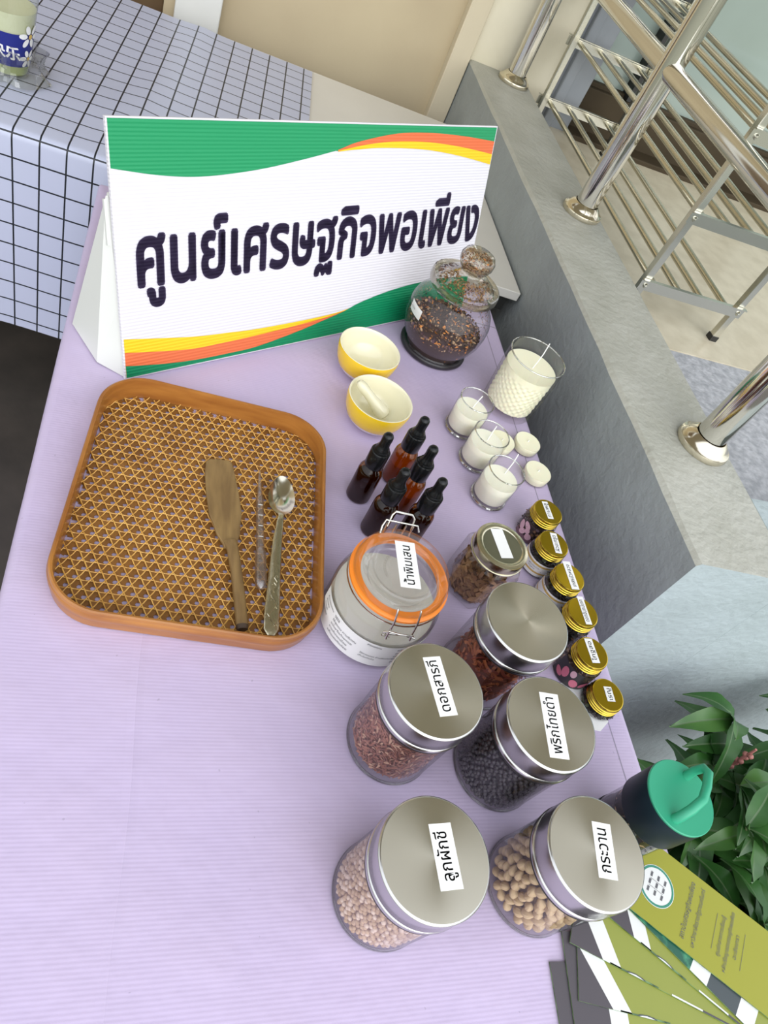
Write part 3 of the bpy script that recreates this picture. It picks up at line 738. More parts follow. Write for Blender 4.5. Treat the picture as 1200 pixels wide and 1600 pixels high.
# ================================================================== CONTENTS HELPERS
def rot_rand(rnd):
    return Matrix.Rotation(rnd.uniform(0, 6.28), 4, 'Z') @ Matrix.Rotation(rnd.uniform(-1.2, 1.2), 4, 'X') @ Matrix.Rotation(rnd.uniform(-1.2, 1.2), 4, 'Y')
def spots(R_, z0, z1, pitch, rnd, top=True, jit=.3):
    """places on the skin of a filled cylinder: its side in rows, then its top"""
    out = []
    rows = max(1, int((z1 - z0) / (pitch * .88)))
    n = max(6, int(2 * PI * R_ / pitch))
    for j in range(rows + 1):
        z = z0 + (z1 - z0) * j / rows
        for i in range(n):
            a = 2 * PI * (i + .5 * (j % 2) + rnd.uniform(-jit, jit)) / n
            out.append((R_ * math.cos(a), R_ * math.sin(a), z + rnd.uniform(-jit, jit) * pitch * .5, a))
    if top:
        k = int(R_ / (pitch * .88))
        for j in range(k):
            r = R_ - (j + 1) * pitch * .88
            if r < pitch * .3: out.append((0, 0, z1, 0)); continue
            m_ = max(3, int(2 * PI * r / pitch))
            for i in range(m_):
                a = 2 * PI * (i + rnd.uniform(-jit, jit)) / m_
                out.append((r * math.cos(a), r * math.sin(a), z1 + rnd.uniform(-.3, .5) * pitch, a))
    return out

# ================================================================== STEEL-LIDDED CANISTERS
LIDH = .129
def canister_lid(c, h):
    mb = MB()
    mb.lathe([(0, h), (.0475, h)], 72, m=0)
    mb.lathe([(.0475, h), (.0488, h - .0006), (.0494, h - .0018)], 72, m=1)
    mb.lathe([(.0494, h - .0018), (.0494, h - .0235), (.0488, h - .0245), (.0482, h - .0248), (.0482, h - .0262), (.0492, h - .0268), (.0500, h - .0290), (.0496, h - .0310), (.046, h - .0312)], 72, m=1)
    return mb.build('lid', ['lid_steel', 'lid_side'], c)
def canister(label, x, y, h, body=None, lab=None, rz=0):
    c = thing('storage_canister', label, 'jar', (x, y, .003), 0, 'glass canisters with steel lids')
    h -= .003
    mb = MB(); mb.lathe([(0, .0), (.0430, .0), (.0468, .0012), (.0482, .004), (.0482, .009), (.0479, .014), (.0479, h - .0315)], 64); mb.build('glass_body', 'glass_jar', c)
    mb = MB(); mb.tube([(.0470 * math.cos(2 * PI * i / 64), .0470 * math.sin(2 * PI * i / 64), .0022) for i in range(64)], .0016, 8, closed=True); mb.build('base_ring', 'glass_base', c)
    mb = MB(); mb.lathe([(.0470, h - .0338), (.0494, h - .0336), (.0494, h - .0312), (.0470, h - .0310)], 64); mb.build('seal_ring', 'black_rubber', c)
    canister_lid(c, h)
    if lab:
        txt, (lx, ly), ww, hh, ang, fill_, ys = lab       # centre offset, width across, length along, lean
        yd = Vector((math.sin(ang), math.cos(ang), 0)); xd = Vector((math.cos(ang), -math.sin(ang), 0)); o = Vector((lx, ly, h + .0003))
        mb = MB()
        q = [o - xd * ww / 2 - yd * hh / 2, o + xd * ww / 2 - yd * hh / 2, o + xd * ww / 2 + yd * hh / 2, o - xd * ww / 2 + yd * hh / 2]
        mb.add([*q, *[p - Vector((0, 0, .0003)) for p in q]], [(0, 1, 2, 3), (0, 4, 5, 1), (1, 5, 6, 2), (2, 6, 7, 3), (3, 7, 4, 0)], 0)
        text(mb, txt, plane_fn(o - yd * hh * fill_ / 2 + xd * ww * .20, yd, -xd, .00015), width=hh * fill_, ysize=ys, m=1, bold=.006)
        mb.build('lid_label', ['paper', 'ink_black'], c, smooth=False)
    return c
cA = canister('steel-lidded glass canister of round tan coriander seeds, nearest the bottom of the photo', .2795, .1272, .1300,
              lab=('ลูกผักชี', (.0090, .0010), .0205, .0505, -.05, .74, .0155))
cB = canister('steel-lidded glass canister of pale cardamom pods, beside the green brochures', .4405, .1278, .1265,
              lab=('กระวาน', (.0080, .0010), .0195, .0475, .18, .78, .0165))
cC = canister('steel-lidded glass canister of rust-red dried petals, beside the clip-top jar', .3065, .2735, .1300,
              lab=('ดอกสารภี', (.0035, .0040), .0190, .0600, -.135, .86, .0150))
cD = canister('steel-lidded glass canister of black peppercorns, in front of the gold-lidded jars', .4270, .2456, .1290,
              lab=('พริกไทยดำ', (.0010, -.0025), .0215, .0665, .10, .86, .0160))
cE = canister('steel-lidded glass canister of orange curls with no label on its lid', .4303, .3592, .1300)
def stuff(name, mb, mats, x, y, label, cat, smooth=True):
    o = mb.build(name, mats, None, (x, y, .003), smooth=smooth); tag(o, label, cat, kind='stuff'); return o
rnd = random.Random(21)
# coriander
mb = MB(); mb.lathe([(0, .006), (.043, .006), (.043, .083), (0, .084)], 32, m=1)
for x, y, z, a in spots(.0436, .0075, .083, .0056, rnd): mb.sphere((x, y, z), .0026 * rnd.uniform(.85, 1.1), rnd.choice((0, 0, 2)), 8, 6)
stuff('coriander_seeds', mb, ['seed_coriander', 'seed_coriander_core', 'seed_coriander_pale'], .2795, .1272, 'round tan coriander seeds filling the nearest glass canister', 'seeds')
# pepper
mb = MB(); mb.lathe([(0, .006), (.0425, .006), (.0425, .079), (0, .080)], 32, m=1)
for x, y, z, a in spots(.0436, .0080, .079, .0060, rnd): mb.sphere((x, y, z), .0028 * rnd.uniform(.9, 1.1), 0, 7, 5)
stuff('peppercorns', mb, ['pepper', 'pepper_core'], .4270, .2456, 'black peppercorns filling the canister labelled in Thai near the gold lids', 'spice')
# flakes
def tang(a, rnd, tilt=.35):
    return Matrix.Rotation(a, 4, 'Z') @ Matrix.Rotation(PI / 2, 4, 'Y') @ Matrix.Rotation(rnd.uniform(0, 6.28), 4, 'Z') @ Matrix.Rotation(rnd.uniform(-tilt, tilt), 4, 'X')
def flake(mb, x, y, z, L_, W_, m, rnd, curl=.4, M=None):
    R_ = M if M is not None else rot_rand(rnd)
    n = 4; vs = []; fs = []
    for i in range(n + 1):
        t = i / n - .5; ww = W_ * (1 - (2 * t) ** 2 * .7) / 2
        for s_ in (-1, 1): vs.append((t * L_, s_ * ww, curl * L_ * t * t + s_ * ww * .3 * math.sin(t * 5)))
    for i in range(n): fs.append((2 * i, 2 * i + 1, 2 * i + 3, 2 * i + 2))
    mb.add(vs, fs, m, Matrix.Translation((x, y, z)) @ R_)
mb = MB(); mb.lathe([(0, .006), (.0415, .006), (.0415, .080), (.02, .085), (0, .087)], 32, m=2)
for x, y, z, a in spots(.0435, .0120, .079, .0042, rnd): flake(mb, x, y, z, rnd.uniform(.005, .010), rnd.uniform(.0016, .0030), 1 if rnd.random() < .22 else 0, rnd, .4, tang(a, rnd) if x * x + y * y > .0410 ** 2 else None)
stuff('dried_petals', mb, ['petal_rust', 'petal_rust_pale', 'petal_rust_core'], .3065, .2735, 'rust-red dried flower petals filling the canister beside the clip-top jar', 'dried petals')
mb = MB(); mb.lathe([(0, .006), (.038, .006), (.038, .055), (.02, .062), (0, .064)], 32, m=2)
for x, y, z, a in spots(.0400, .011, .066, .0075, rnd):
    R_ = rot_rand(rnd); L_ = rnd.uniform(.014, .026); cv = rnd.uniform(.25, .6) * rnd.choice((-1, 1)); pts = []
    k = rnd.uniform(60, 150)
    pts = [(math.sin(k * t) / k * 1.0, (1 - math.cos(k * t)) / k, t * .25) for t in [L_ * (i / 8 - .5) for i in range(9)]]
    if z < .066: R_ = tang(a, rnd, .3)
    q = .90 if z < .066 else .80
    mb.tube(pts, [(.0004, .0022)] * 9, 6, m=0 if rnd.random() < .62 else 1, flat=(0, 0, 1), M=Matrix.Translation((x * q, y * q, max(z, .018))) @ R_)
stuff('dried_peel_curls', mb, ['curl_orange', 'curl_red', 'curl_core'], .4303, .3592, 'orange-red dried curls in the canister with no lid label', 'dried herb')
# cardamom pods: one thing each
mb = MB(); mb.lathe([(0, .006), (.0345, .006), (.0345, .068), (.02, .072), (0, .073)], 28)
stuff('cardamom_fill', mb, ['pod_core'], .4405, .1278, 'packed middle of the cardamom pods in the canister beside the brochures', 'spice')
def pod_mesh():
    mb = MB(); k = 9; prof = []
    for i in range(k + 1):
        t = i / k; r = .0051 * math.sin(PI * t) ** .70 * (1.05 - .25 * t)
        prof.append((0 if i in (0, k) else r, (t - .5) * .0138))
    mb.lathe(prof, 36, rfun=lambda a, z: 1 + .10 * abs(math.cos(a * 1.5)) - .10 * abs(math.sin(a * 6)) ** 4)
    return mb
pod0 = pod_mesh().build('cardamom_pod', 'pod', None, (.4405, .1278, .003)); pc = 0
for x, y, z, a in spots(.0400, .0105, .072, .0112, rnd, jit=.22):
    az = math.atan2(y, x)
    if math.cos(az - math.radians(-145)) < -.35 and z < .066: continue     # the far side of the canister shows nothing
    o = pod0 if pc == 0 else pod0.copy()
    if pc: C.objects.link(o)
    pc += 1
    o.location = (.4405 + x, .1278 + y, .003 + z)
    side = z < .069
    o.rotation_euler = (Matrix.Rotation(az, 4, 'Z') @ Matrix.Rotation(rnd.uniform(-.2, .2), 4, 'Y') @ Matrix.Rotation(rnd.uniform(-1.3, 1.3) + (0 if side else 1.5), 4, 'X')).to_euler()
    s_ = rnd.uniform(.85, 1.08); o.scale = (s_, s_, s_)
    tag(o, 'pale ribbed cardamom pod inside the steel-lidded canister beside the brochures', 'cardamom pod', 'cardamom pods in the canister')

# ================================================================== CLIP-TOP JAR
cj = thing('clip_top_jar', 'round glass clip-top jar with orange rubber seal and wire clasp', 'jar', (.3006, .4193, .003))
mb = MB(); mb.lathe([(0, .0015), (.050, .0), (.058, .001), (.0625, .005), (.0640, .012), (.0640, .055), (.0630, .064), (.0590, .074), (.0545, .081), (.0525, .086), (.0530, .090), (.0560, .092)], 72); mb.build('glass_body', 'glass_thick', cj)
mb = MB(); mb.lathe([(0, .004), (.050, .004), (.058, .0055), (.0605, .010), (.0605, .052), (0, .0522)], 64)
m_ = glass('clear_liquid', (.985, .985, .95), (.95, .95, .86), .3, .02, .02, 3)
n_ = m_.node_tree; o_ = next(x for x in n_.nodes if x.type == 'OUTPUT_MATERIAL'); a_ = o_.inputs[0].links[0].from_socket      # oil water; pale cloudy share stands in for light refracted in the jar
mx_ = n_.nodes.new('ShaderNodeMixShader'); df_ = n_.nodes.new('ShaderNodeBsdfTranslucent'); dd_ = n_.nodes.new('ShaderNodeBsdfDiffuse'); ad_ = n_.nodes.new('ShaderNodeMixShader')
df_.inputs[0].default_value = (.95, .94, .86, 1); dd_.inputs[0].default_value = (.95, .94, .86, 1); mx_.inputs[0].default_value = .66
ad_.inputs[0].default_value = .88; n_.links.new(df_.outputs[0], ad_.inputs[1]); n_.links.new(dd_.outputs[0], ad_.inputs[2]); n_.links.new(a_, mx_.inputs[1]); n_.links.new(ad_.outputs[0], mx_.inputs[2]); n_.links.new(mx_.outputs[0], o_.inputs[0])
mb.build('liquid', 'clear_liquid', cj)
mb = MB(); mb.lathe([(.046, .0925), (.0560, .0925), (.0580, .094), (.0580, .097), (.0560, .0985), (.046, .0985), (.046, .0925)], 72); mb.build('rubber_seal', 'gasket_orange', cj)
mb = MB(); mb.lathe([(.0545, .0990), (.0552, .101), (.0545, .107), (.0525, .112), (.0508, .1145), (.0490, .1150), (.0470, .1142), (.0440, .112), (.0405, .111), (.0385, .112), (.0365, .111), (.0345, .1085), (.030, .1075), (0, .1075)], 72); 
mb.lathe([(.0545, .0990), (.046, .0990), (.044, .100), (.040, .099), (.036, .094), (0, .0935)], 72)
for q in range(9):   # raised lettering ring of the pressed lid reads as small beads
    a = math.radians(130 + q * 9); mb.sphere((.022 * math.cos(a), .022 * math.sin(a), .1076), (.0016, .0026, .0008), 0, 8, 5)
gl_ = mb.build('glass_lid', 'glass_thick', cj)
mb = MB()
o = Vector((.0020, .0030, .1158)); ang = .02; yd = Vector((math.sin(ang), math.cos(ang), 0)); xd = Vector((math.cos(ang), -math.sin(ang), 0)); ww, hh = .0235, .0600
q = [o - xd * ww / 2 - yd * hh / 2, o + xd * ww / 2 - yd * hh / 2, o + xd * ww / 2 + yd * hh / 2, o - xd * ww / 2 + yd * hh / 2]
mb.add([*q, *[p - Vector((0, 0, .0003)) for p in q]], [(0, 1, 2, 3), (7, 6, 5, 4), (0, 4, 5, 1), (1, 5, 6, 2), (2, 6, 7, 3), (3, 7, 4, 0)], 0)
text(mb, 'น้ำพิมเสน', plane_fn(o - yd * hh * .43 + xd * ww * .22, yd, -xd, .0002), width=hh * .84, ysize=.0150, m=1, bold=.006)
mb.build('lid_label', ['paper', 'ink_black'], cj, smooth=False)
# paper label wrapped round the body
mb = MB(); RL = .0644
mb.lathe([(RL, .008), (RL, .052)], 60, a0=math.radians(172), a1=math.radians(330))
def body_text(lines, a_deg, z_top, size, m=1):
    for i, t_ in enumerate(lines): text(mb, t_, cyl_fn(RL, z_top - i * size * 1.35, math.radians(a_deg), .0003), size=size, m=m, res=1)
body_text(['ส่วนประกอบ', 'พิมเสน', 'การบูร', 'เมนทอล'], 180, .044, .0046)
body_text(['วิธีใช้', 'ใช้สูดดม ทาบริเวณ', 'ขมับหรือท้ายทอย', 'ทาแก้ปวดเมื่อย', 'แก้แมลงกัดต่อย'], 203, .043, .0052)
body_text(['สรรพคุณ'], 246, .046, .0046); body_text(['ใช้ภายนอก ห้ามรับประทาน', 'เก็บในที่แห้ง'], 244, .026, .0042)
body_text(['ผลิตโดย', 'ศูนย์เศรษฐกิจพอเพียง', 'มหาวิทยาลัยราชภัฏ', 'ราชนครินทร์', 'จังหวัดฉะเชิงเทรา'], 278, .045, .0050)
mb.build('body_label', ['paper', 'ink_black'], cj, smooth=True)
# wire bail
mb = MB(); rw = .0011
aF = math.radians(-90)
for s_ in (-1, 1):
    x = s_ * .0130
    mb.tube([(x * 1.0 - .002, -.0515, .112), (x - .002, -.0555, .107), (x - .002, -.0600, .098), (x * 1.02 - .002, -.0625, .084), (x * 1.05 - .002, -.0640, .076), (x * 1.05 - .002, -.0655, .073)], rw, 8)
mb.tube([(-.0195, -.060, .077), (-.021, -.0625, .082), (-.017, -.064, .086), (-.004, -.0655, .084), (.011, -.064, .081), (.0145, -.0625, .077), (.0135, -.061, .074)], rw, 8)
mb.tube([(-.0175, -.061, .0765), (.0155, -.061, .0755)], rw, 8)
for x in (-.0165, .0125): mb.tube([(x - .005, -.063, .0765), (x + .005, -.063, .0740)], rw * .9, 8)
mb.tube([(.0575 * math.cos(t), .0575 * math.sin(t), .0875) for t in [2 * PI * i / 48 for i in range(48)]], .0009, 6, closed=True)
mb.build('front_clasp', 'wire', cj)
mb = MB()
mb.tube([(-.020, .050, .104), (-.019, .056, .110), (-.016, .060, .1165), (.024, .060, .1130), (.027, .056, .107)], rw, 8)
mb.tube([(-.012, .058, .108), (-.010, .0640, .122), (-.007, .0665, .1255), (.014, .0660, .1235), (.0175, .0635, .120), (.018, .058, .106)], rw * 1.1, 8)
for x in (-.013, -.002, .010, .019): mb.tube([(x, .055, .090), (x, .0585, .100), (x, .0590, .112)], rw, 8)
mb.build('hinge_wire', 'wire', cj)

# ================================================================== HEXAGON JAR
hj = thing('hexagon_jar', 'six-sided glass jar of tan dried chips with dull metal lid and blank sticker', 'jar', (.4500, .4865, .003))
ha = math.radians(-108.6)
def hexr(a, z):
    k = max(0.0, min(1.0, (z - .066) / .010)); h_ = ((a - ha) % (PI / 3)) - PI / 6
    r6 = math.cos(PI / 6) / math.cos(h_) * 1.0
    r6 = min(r6, .985)
    return r6 * (1 - k) + .90 * k
mb = MB(); mb.lathe([(0, .0015), (.040, 0), (.0425, .002), (.0428, .006), (.0428, .064), (.0420, .069), (.0390, .073), (.0370, .076), (.0370, .080)], 96, rfun=hexr); mb.build('glass_body', 'glass_jar', hj, ang=25)
mb = MB()
mb.lathe([(0, .0895), (.0265, .0895)], 64, m=0)
mb.lathe([(.0265, .0895), (.0275, .0903), (.0300, .0908), (.0325, .0900), (.0350, .0895), (.0356, .0880), (.0356, .0780), (.0350, .0765), (.0362, .0760), (.0362, .0740), (.034, .0738)], 64, m=1)
mb.build('lid', ['lid_tin', 'lid_tin_rim'], hj)
mb = MB(); o = Vector((-.0005, .0030, .0899)); ang = -.12; yd = Vector((math.sin(ang), math.cos(ang), 0)); xd = Vector((math.cos(ang), -math.sin(ang), 0)); ww, hh = .0175, .0440
mb.add([o - xd * ww / 2 - yd * hh / 2, o + xd * ww / 2 - yd * hh / 2, o + xd * ww / 2 + yd * hh / 2, o - xd * ww / 2 + yd * hh / 2], [(0, 1, 2, 3)], 0); mb.build('lid_sticker', 'paper', hj, smooth=False)
mb = MB(); mb.lathe([(0, .003), (.034, .003), (.034, .040), (.015, .046), (0, .047)], 24, m=2, rfun=hexr)
for x, y, z, a in spots(.0375, .0095, .046, .0062, rnd):
    q = hexr(math.atan2(y, x), .02) * (.93 if z < .046 else .80); flake(mb, x * q, y * q, z, rnd.uniform(.009, .016), rnd.uniform(.004, .007), 0 if rnd.random() < .7 else 1, rnd, .25, tang(a, rnd, .3) if z < .046 else None)
o = stuff('dried_root_chips', mb, ['chip_tan', 'chip_brown', 'chip_core'], .4500, .4865, 'tan dried chips heaped in the six-sided jar', 'dried herb')

# ================================================================== GOLD-LIDDED JARS
def gold_jar(label, x, y, h, lidtext, ang, lw, ll, off, content, wrap=None, ink='ink_blue', fill=.8):
    g = thing('gold_lidded_jar', label, 'jar', (x, y, .003), 0, 'small jars with gold lids'); h -= .003
    mb = MB(); zb = h - .0125
    mb.lathe([(0, .001), (.020, 0), (.0235, .0018), (.0245, .005), (.0245, zb - .007), (.0235, zb - .003), (.0210, zb), (.0205, zb + .003)], 44); mb.build('glass_body', 'glass_jar', g)
    mb = MB(); mb.lathe([(0, h), (.0205, h)], 56, m=0)
    prof = [(.0205, h), (.0216, h - .0003), (.0222, h - .0014)]
    z = h - .0014
    for k in range(3): prof += [(.0222, z - .0022), (.0216, z - .0028), (.0226, z - .0036)]; z -= .0038
    prof += [(.0222, z - .0006), (.020, z - .0008)]
    mb.lathe(prof, 56, m=1); mb.build('lid', ['lid_gold', 'lid_gold_rim'], g)
    mb = MB(); yd = Vector((math.sin(ang), math.cos(ang), 0)); xd = Vector((math.cos(ang), -math.sin(ang), 0)); o = Vector((off[0], off[1], h + .0003))
    q = [o - xd * lw / 2 - yd * ll / 2, o + xd * lw / 2 - yd * ll / 2, o + xd * lw / 2 + yd * ll / 2, o - xd * lw / 2 + yd * ll / 2]
    mb.add(q, [(0, 1, 2, 3)], 0)
    text(mb, lidtext, plane_fn(o - yd * ll * .40 + xd * lw * .22, yd, -xd, .0002), width=ll * .78, ysize=.0085, m=1, bold=.004, res=2)
    mb.build('lid_label', ['paper', ink], g, smooth=False)
    if wrap: wrap(g)
    r2 = random.Random(int(x * 9999 + y * 777)); hz = (h - .020) * fill + .004
    mb = MB(); mb.lathe([(0, .002), (.0205, .002), (.0205, hz), (0, hz + .001)], 24, m=0)
    for px, py, pz, a in spots(.0218, .0045, hz, .0045, r2): flake(mb, px, py, pz, r2.uniform(.005, .009), r2.uniform(.003, .005), r2.choice((0, 0, 1, 2)), r2, .3)
    stuff('dried_herb', mb, content[0], x, y, content[1], 'dried herb')
    return g
def wrap_gold(g):
    mb = MB(); R_ = .0249; A0, A1 = math.radians(120), math.radians(345)
    mb.lathe([(R_, .004), (R_, .009)], 40, a0=A0, a1=A1, m=0); mb.lathe([(R_, .009), (R_, .012)], 40, a0=A0, a1=A1, m=1)
    mb.lathe([(R_, .012), (R_, .023)], 40, a0=A0, a1=A1, m=0); mb.lathe([(R_, .023), (R_, .0265)], 40, a0=A0, a1=A1, m=1); mb.lathe([(R_, .0265), (R_, .0295)], 40, a0=A0, a1=A1, m=0)
    for i, t_ in enumerate(('สมุนไพรไทย', 'บ้านสวน')): text(mb, t_, cyl_fn(R_, .0185 - i * .004, math.radians(205), .0002), size=.0036, m=2, res=1)
    mb.build('body_label', ['paper', 'label_gold', 'ink_grey'], g)
def petal_on(mb, R_, a_deg, z, L_, W_, rot, m):
    vs = [(0, 0)]; k = 12
    for i in range(k): t = 2 * PI * i / k; vs.append((W_ / 2 * math.cos(t), L_ / 2 * math.sin(t)))
    c, s_ = math.cos(rot), math.sin(rot); fn = cyl_fn(R_, z, math.radians(a_deg), .0003)
    mb.add([fn(x * c - y * s_, x * s_ + y * c) for x, y in vs], [(0, 1 + i, 1 + (i + 1) % k) for i in range(k)], m)
def wrap_flower(g):
    mb = MB(); R_ = .0249; mb.lathe([(R_, .002), (R_, .034)], 36, a0=math.radians(165), a1=math.radians(330), m=0)
    for a, z, L_, W_, ro in ((245, .012, .016, .011, .5), (278, .013, .015, .010, -.9), (205, .020, .018, .010, .2), (190, .011, .014, .009, 1.1)): petal_on(mb, R_ + .0002, a, z, L_, W_, ro, 1)
    petal_on(mb, R_ + .0002, 226, .027, .013, .008, .2, 2)
    mb.build('body_label', ['label_black', 'label_pink', 'label_rose'], g)
def wrap_plum(g):
    mb = MB(); R_ = .0249
    for a, z, L_, W_, ro in ((185, .020, .016, .010, .3), (205, .027, .014, .009, .9), (200, .013, .013, .009, -.6), (228, .012, .012, .010, .2), (215, .020, .010, .008, .2)): petal_on(mb, R_, a, z, L_, W_, ro, 1)
    mb.lathe([(R_ - .0001, .002), (R_ - .0001, .010)], 30, a0=math.radians(170), a1=math.radians(260), m=0)
    mb.build('body_label', ['label_plum', 'label_rose'], g)
HB = (['herb_black', 'herb_dark', 'herb_brown'], ); HD = ['herb_dark', 'herb_brown', 'herb_tan']
gold_jar('gold-lidded jar with a rose-pink pattern, farthest back in its row, beside the candles', .5700, .5885, .055, 'กานพลู', -.06, .0095, .031, (-.001, .002), (['herb_dark', 'herb_purple', 'herb_brown'], 'dark dried bits in the gold-lidded jar nearest the candles'), wrap_plum, 'ink_black')
gold_jar('gold-lidded jar with white and gold label, beside the six-sided jar', .5622, .5320, .055, 'ผิวมะกรูด', .02, .0105, .034, (.003, .001), (['herb_black', 'herb_dark', 'herb_green'], 'black dried bits in the gold-lidded jar beside the six-sided jar'), wrap_gold)
gold_jar('gold-lidded jar with white and gold label whose lid sticker runs over the rim', .5708, .4794, .055, 'เกสรบัวหลวง', -.03, .0120, .044, (.002, .0025), (['herb_black', 'herb_dark', 'herb_green'], 'black dried bits in the gold-lidded jar, third from the candles'), wrap_gold)
gold_jar('gold-lidded jar with bold black writing, beside the lid of the unlabelled canister', .5734, .4260, .055, 'ดอกจันทน์เทศ', -.02, .0095, .041, (.003, .003), (['herb_black', 'herb_dark', 'herb_brown'], 'dark dried bits in the gold-lidded jar with bold black lid writing'), None, 'ink_black')
gold_jar('gold-lidded jar with pink flower on a black label', .5682, .3685, .055, 'โกฐสอ', -.04, .0115, .033, (.000, .003), (HD, 'brown dried bits in the jar with the pink flower label'), wrap_flower, 'ink_black')
gold_jar('short gold-lidded jar nearest the green-capped bottle, at the end of its row', .5945, .3268, .0290, 'เรณู', .02, .0115, .0195, (.002, .001), (['herb_black', 'herb_dark', 'herb_green'], 'black dried bits in the short gold-lidded jar'), None, 'ink_blue', .6)
mb = MB(); mb.prism([(.545, .296), (.588, .291), (.604, .303), (.606, .352), (.548, .352)], 0, .0006); tag(mb.build('paper_slip', 'paper', None, (0, 0, .0028), smooth=False), 'small slip of white paper under the short gold-lidded jar', 'paper')

# ================================================================== CANDLES
def candle(label, x, y, r, h, wax0, wax1, wick, name='glass_candle', cut=False, group=None, m='wax_white'):
    c = thing(name, label, 'candle', (x, y, .003), 0, group); h -= .003
    mb = MB()
    if cut:
        prof = [(0, 0), (r * .86, 0), (r * .92, .002)] + [(r * (.925 + .075 * i / 30), .003 + (h * .72) * i / 30) for i in range(31)] + [(r * 1.0, h * .76), (r, h - .001), (r - .0008, h), (r - .0022, h - .0004), (r - .0026, h * .8)]
        def fac(a, z):
            if z < .004 or z > h * .74: return 1
            u = a * 14; v_ = z / .0075 * PI
            return 1 + .018 * (abs(math.sin(u + v_ * .5)) + abs(math.sin(u - v_ * .5)) - 1.2)
        mb.lathe(prof, 112, rfun=fac); mb.build('tumbler', 'glass_cut', c, ang=20); mb = MB(); mb.tube([((r - .0011) * math.cos(2 * PI * i / 64), (r - .0011) * math.sin(2 * PI * i / 64), h - .0006) for i in range(64)], .0012, 8, closed=True); mb.build('glass_rim', 'glass_rim', c)
    else:
        mb.lathe([(0, 0), (r * .90, 0), (r * .96, .0015), (r * .97, .004), (r, h - .001), (r - .0006, h), (r - .0016, h - .0004), (r * .92, wax0 + .001), (r * .85, wax0), (0, wax0)], 56); mb.build('tumbler', 'glass_wax', c)
        if h > .03:
            mb = MB(); mb.tube([((r * .93) * math.cos(2 * PI * i / 48), (r * .93) * math.sin(2 * PI * i / 48), .004) for i in range(48)], .0022, 8, closed=True); mb.build('glass_base', 'glass_rim', c)
            mb = MB(); mb.tube([((r - .0008) * math.cos(2 * PI * i / 48), (r - .0008) * math.sin(2 * PI * i / 48), h - .0004) for i in range(48)], .0010, 6, closed=True); mb.build('glass_rim', 'glass_rim', c)
    rr = r * .94 if not cut else r * .90
    mb = MB(); mb.lathe([(0, wax0 + .0004), (rr * .9, wax0 + .0004), (rr * .96, wax0 + .003), (rr * 1.005, wax1 - .001), (rr * .99, wax1), (rr * .7, wax1 - .0005), (.004, wax1 - .0006), (0, wax1 - .0004)], 48) if not cut else mb.lathe([(0, wax0)] + [(rr * (.925 + .08 * i / 40), wax0 + (wax1 - wax0) * i / 40) for i in range(41)] + [(rr * .7, wax1 - .0005), (0, wax1 - .0004)], 140, rfun=lambda a, z: 1 if z > wax1 - .012 else 1 + .05 * (abs(math.sin(a * 10 + z * 300)) * abs(math.sin(a * 10 - z * 300)) - .5))
    wx = mb.build('wax', m, c)
    mb = MB(); mb.tube(wick, .0009, 6); mb.build('wick', 'wick', wx)
    return c
candle('large cut-glass candle with cream wax and a tall wick, beside the lidded herb jar', .5967, .8611, .0486, .1136, .013, .088, [(.002, -.001, .086), (.004, .0, .100), (.009, .006, .1135), (.012, .012, .131)], 'large_candle', True, None, 'wax')
candle('small glass candle farthest back, touching the foot of the large candle', .4937, .7825, .0281, .0665, .008, .044, [(.002, .004, .043), (.008, .010, .054), (.012, .013, .062)], group='small glass candles')
candle('small glass candle in the middle of the row of three', .5044, .7156, .0284, .0650, .008, .044, [(.002, .004, .043), (.007, .012, .056), (.008, .013, .066)], group='small glass candles')
candle('small glass candle nearest the gold-lidded jars', .5107, .6446, .0285, .0665, .008, .044, [(.010, .012, .043), (.017, .020, .060), (.020, .026, .073)], group='small glass candles')
for l_, x, y in (('white tealight candle hidden behind the middle small glass candle', .5555, .7560), ('white tealight candle near the large candle and the table edge', .6055, .7643), ('white tealight candle nearest the gold-lidded jars, at the table edge', .6069, .7012)):
    candle(l_, x, y, .0233, .0205, .0015, .0165, [(0, 0, .016), (.0005, .0005, .0195)], 'tealight', False, 'tealights', 'wax')

# ================================================================== APOTHECARY JAR
aj = thing('apothecary_jar', 'bulbous lidded glass jar of potpourri with a round knob, in front of the sign', 'jar', (.4765, .9733, .003))
def octa(a, z):
    k = max(0, 1 - abs(z - .066) / .050); h_ = ((a) % (PI / 4)) - PI / 8
    return 1 - k * .04 * (1 - math.cos(PI / 8) / math.cos(h_)) * 12 * .25
mb = MB(); mb.lathe([(0, .003), (.046, .002), (.055, .0), (.0575, .003), (.0570, .009), (.0535, .013), (.0545, .017), (.0630, .030), (.0700, .048), (.0725, .066), (.0715, .080), (.0665, .094), (.0590, .104), (.0545, .110), (.0530, .118), (.0545, .124)], 64, rfun=octa); mb.build('glass_body', 'glass_jar', aj)
mb = MB(); mb.tube([(.0545 * math.cos(2 * PI * i / 64), .0545 * math.sin(2 * PI * i / 64), .0055) for i in range(64)], .0055, 10, closed=True); mb.build('foot', 'label_black', aj)
mb = MB(); mb.lathe([(.0500, .122), (.0570, .124), (.0590, .128), (.0590, .136), (.0582, .1395), (.0560, .141), (.0520, .140), (.0490, .1395), (.044, .143), (.036, .149), (.026, .153), (.0180, .155), (.0165, .158), (.0175, .161), (.0240, .166), (.0285, .174), (.0288, .182), (.0255, .189), (.018, .193), (.008, .1945), (0, .1948)], 64); lid_ = mb.build('lid', 'glass_speckled', aj)
mb = MB(); mb.lathe([(.0525, .1265), (.0570, .1265), (.0578, .130), (.0570, .1335), (.0525, .1335), (.0525, .1265)], 64); mb.build('lid_flange', 'glass_speckled', lid_)
mb = MB(); mb.lathe([(.0698, .070), (.0708, .088)], 12, a0=math.radians(182), a1=math.radians(210), m=0)
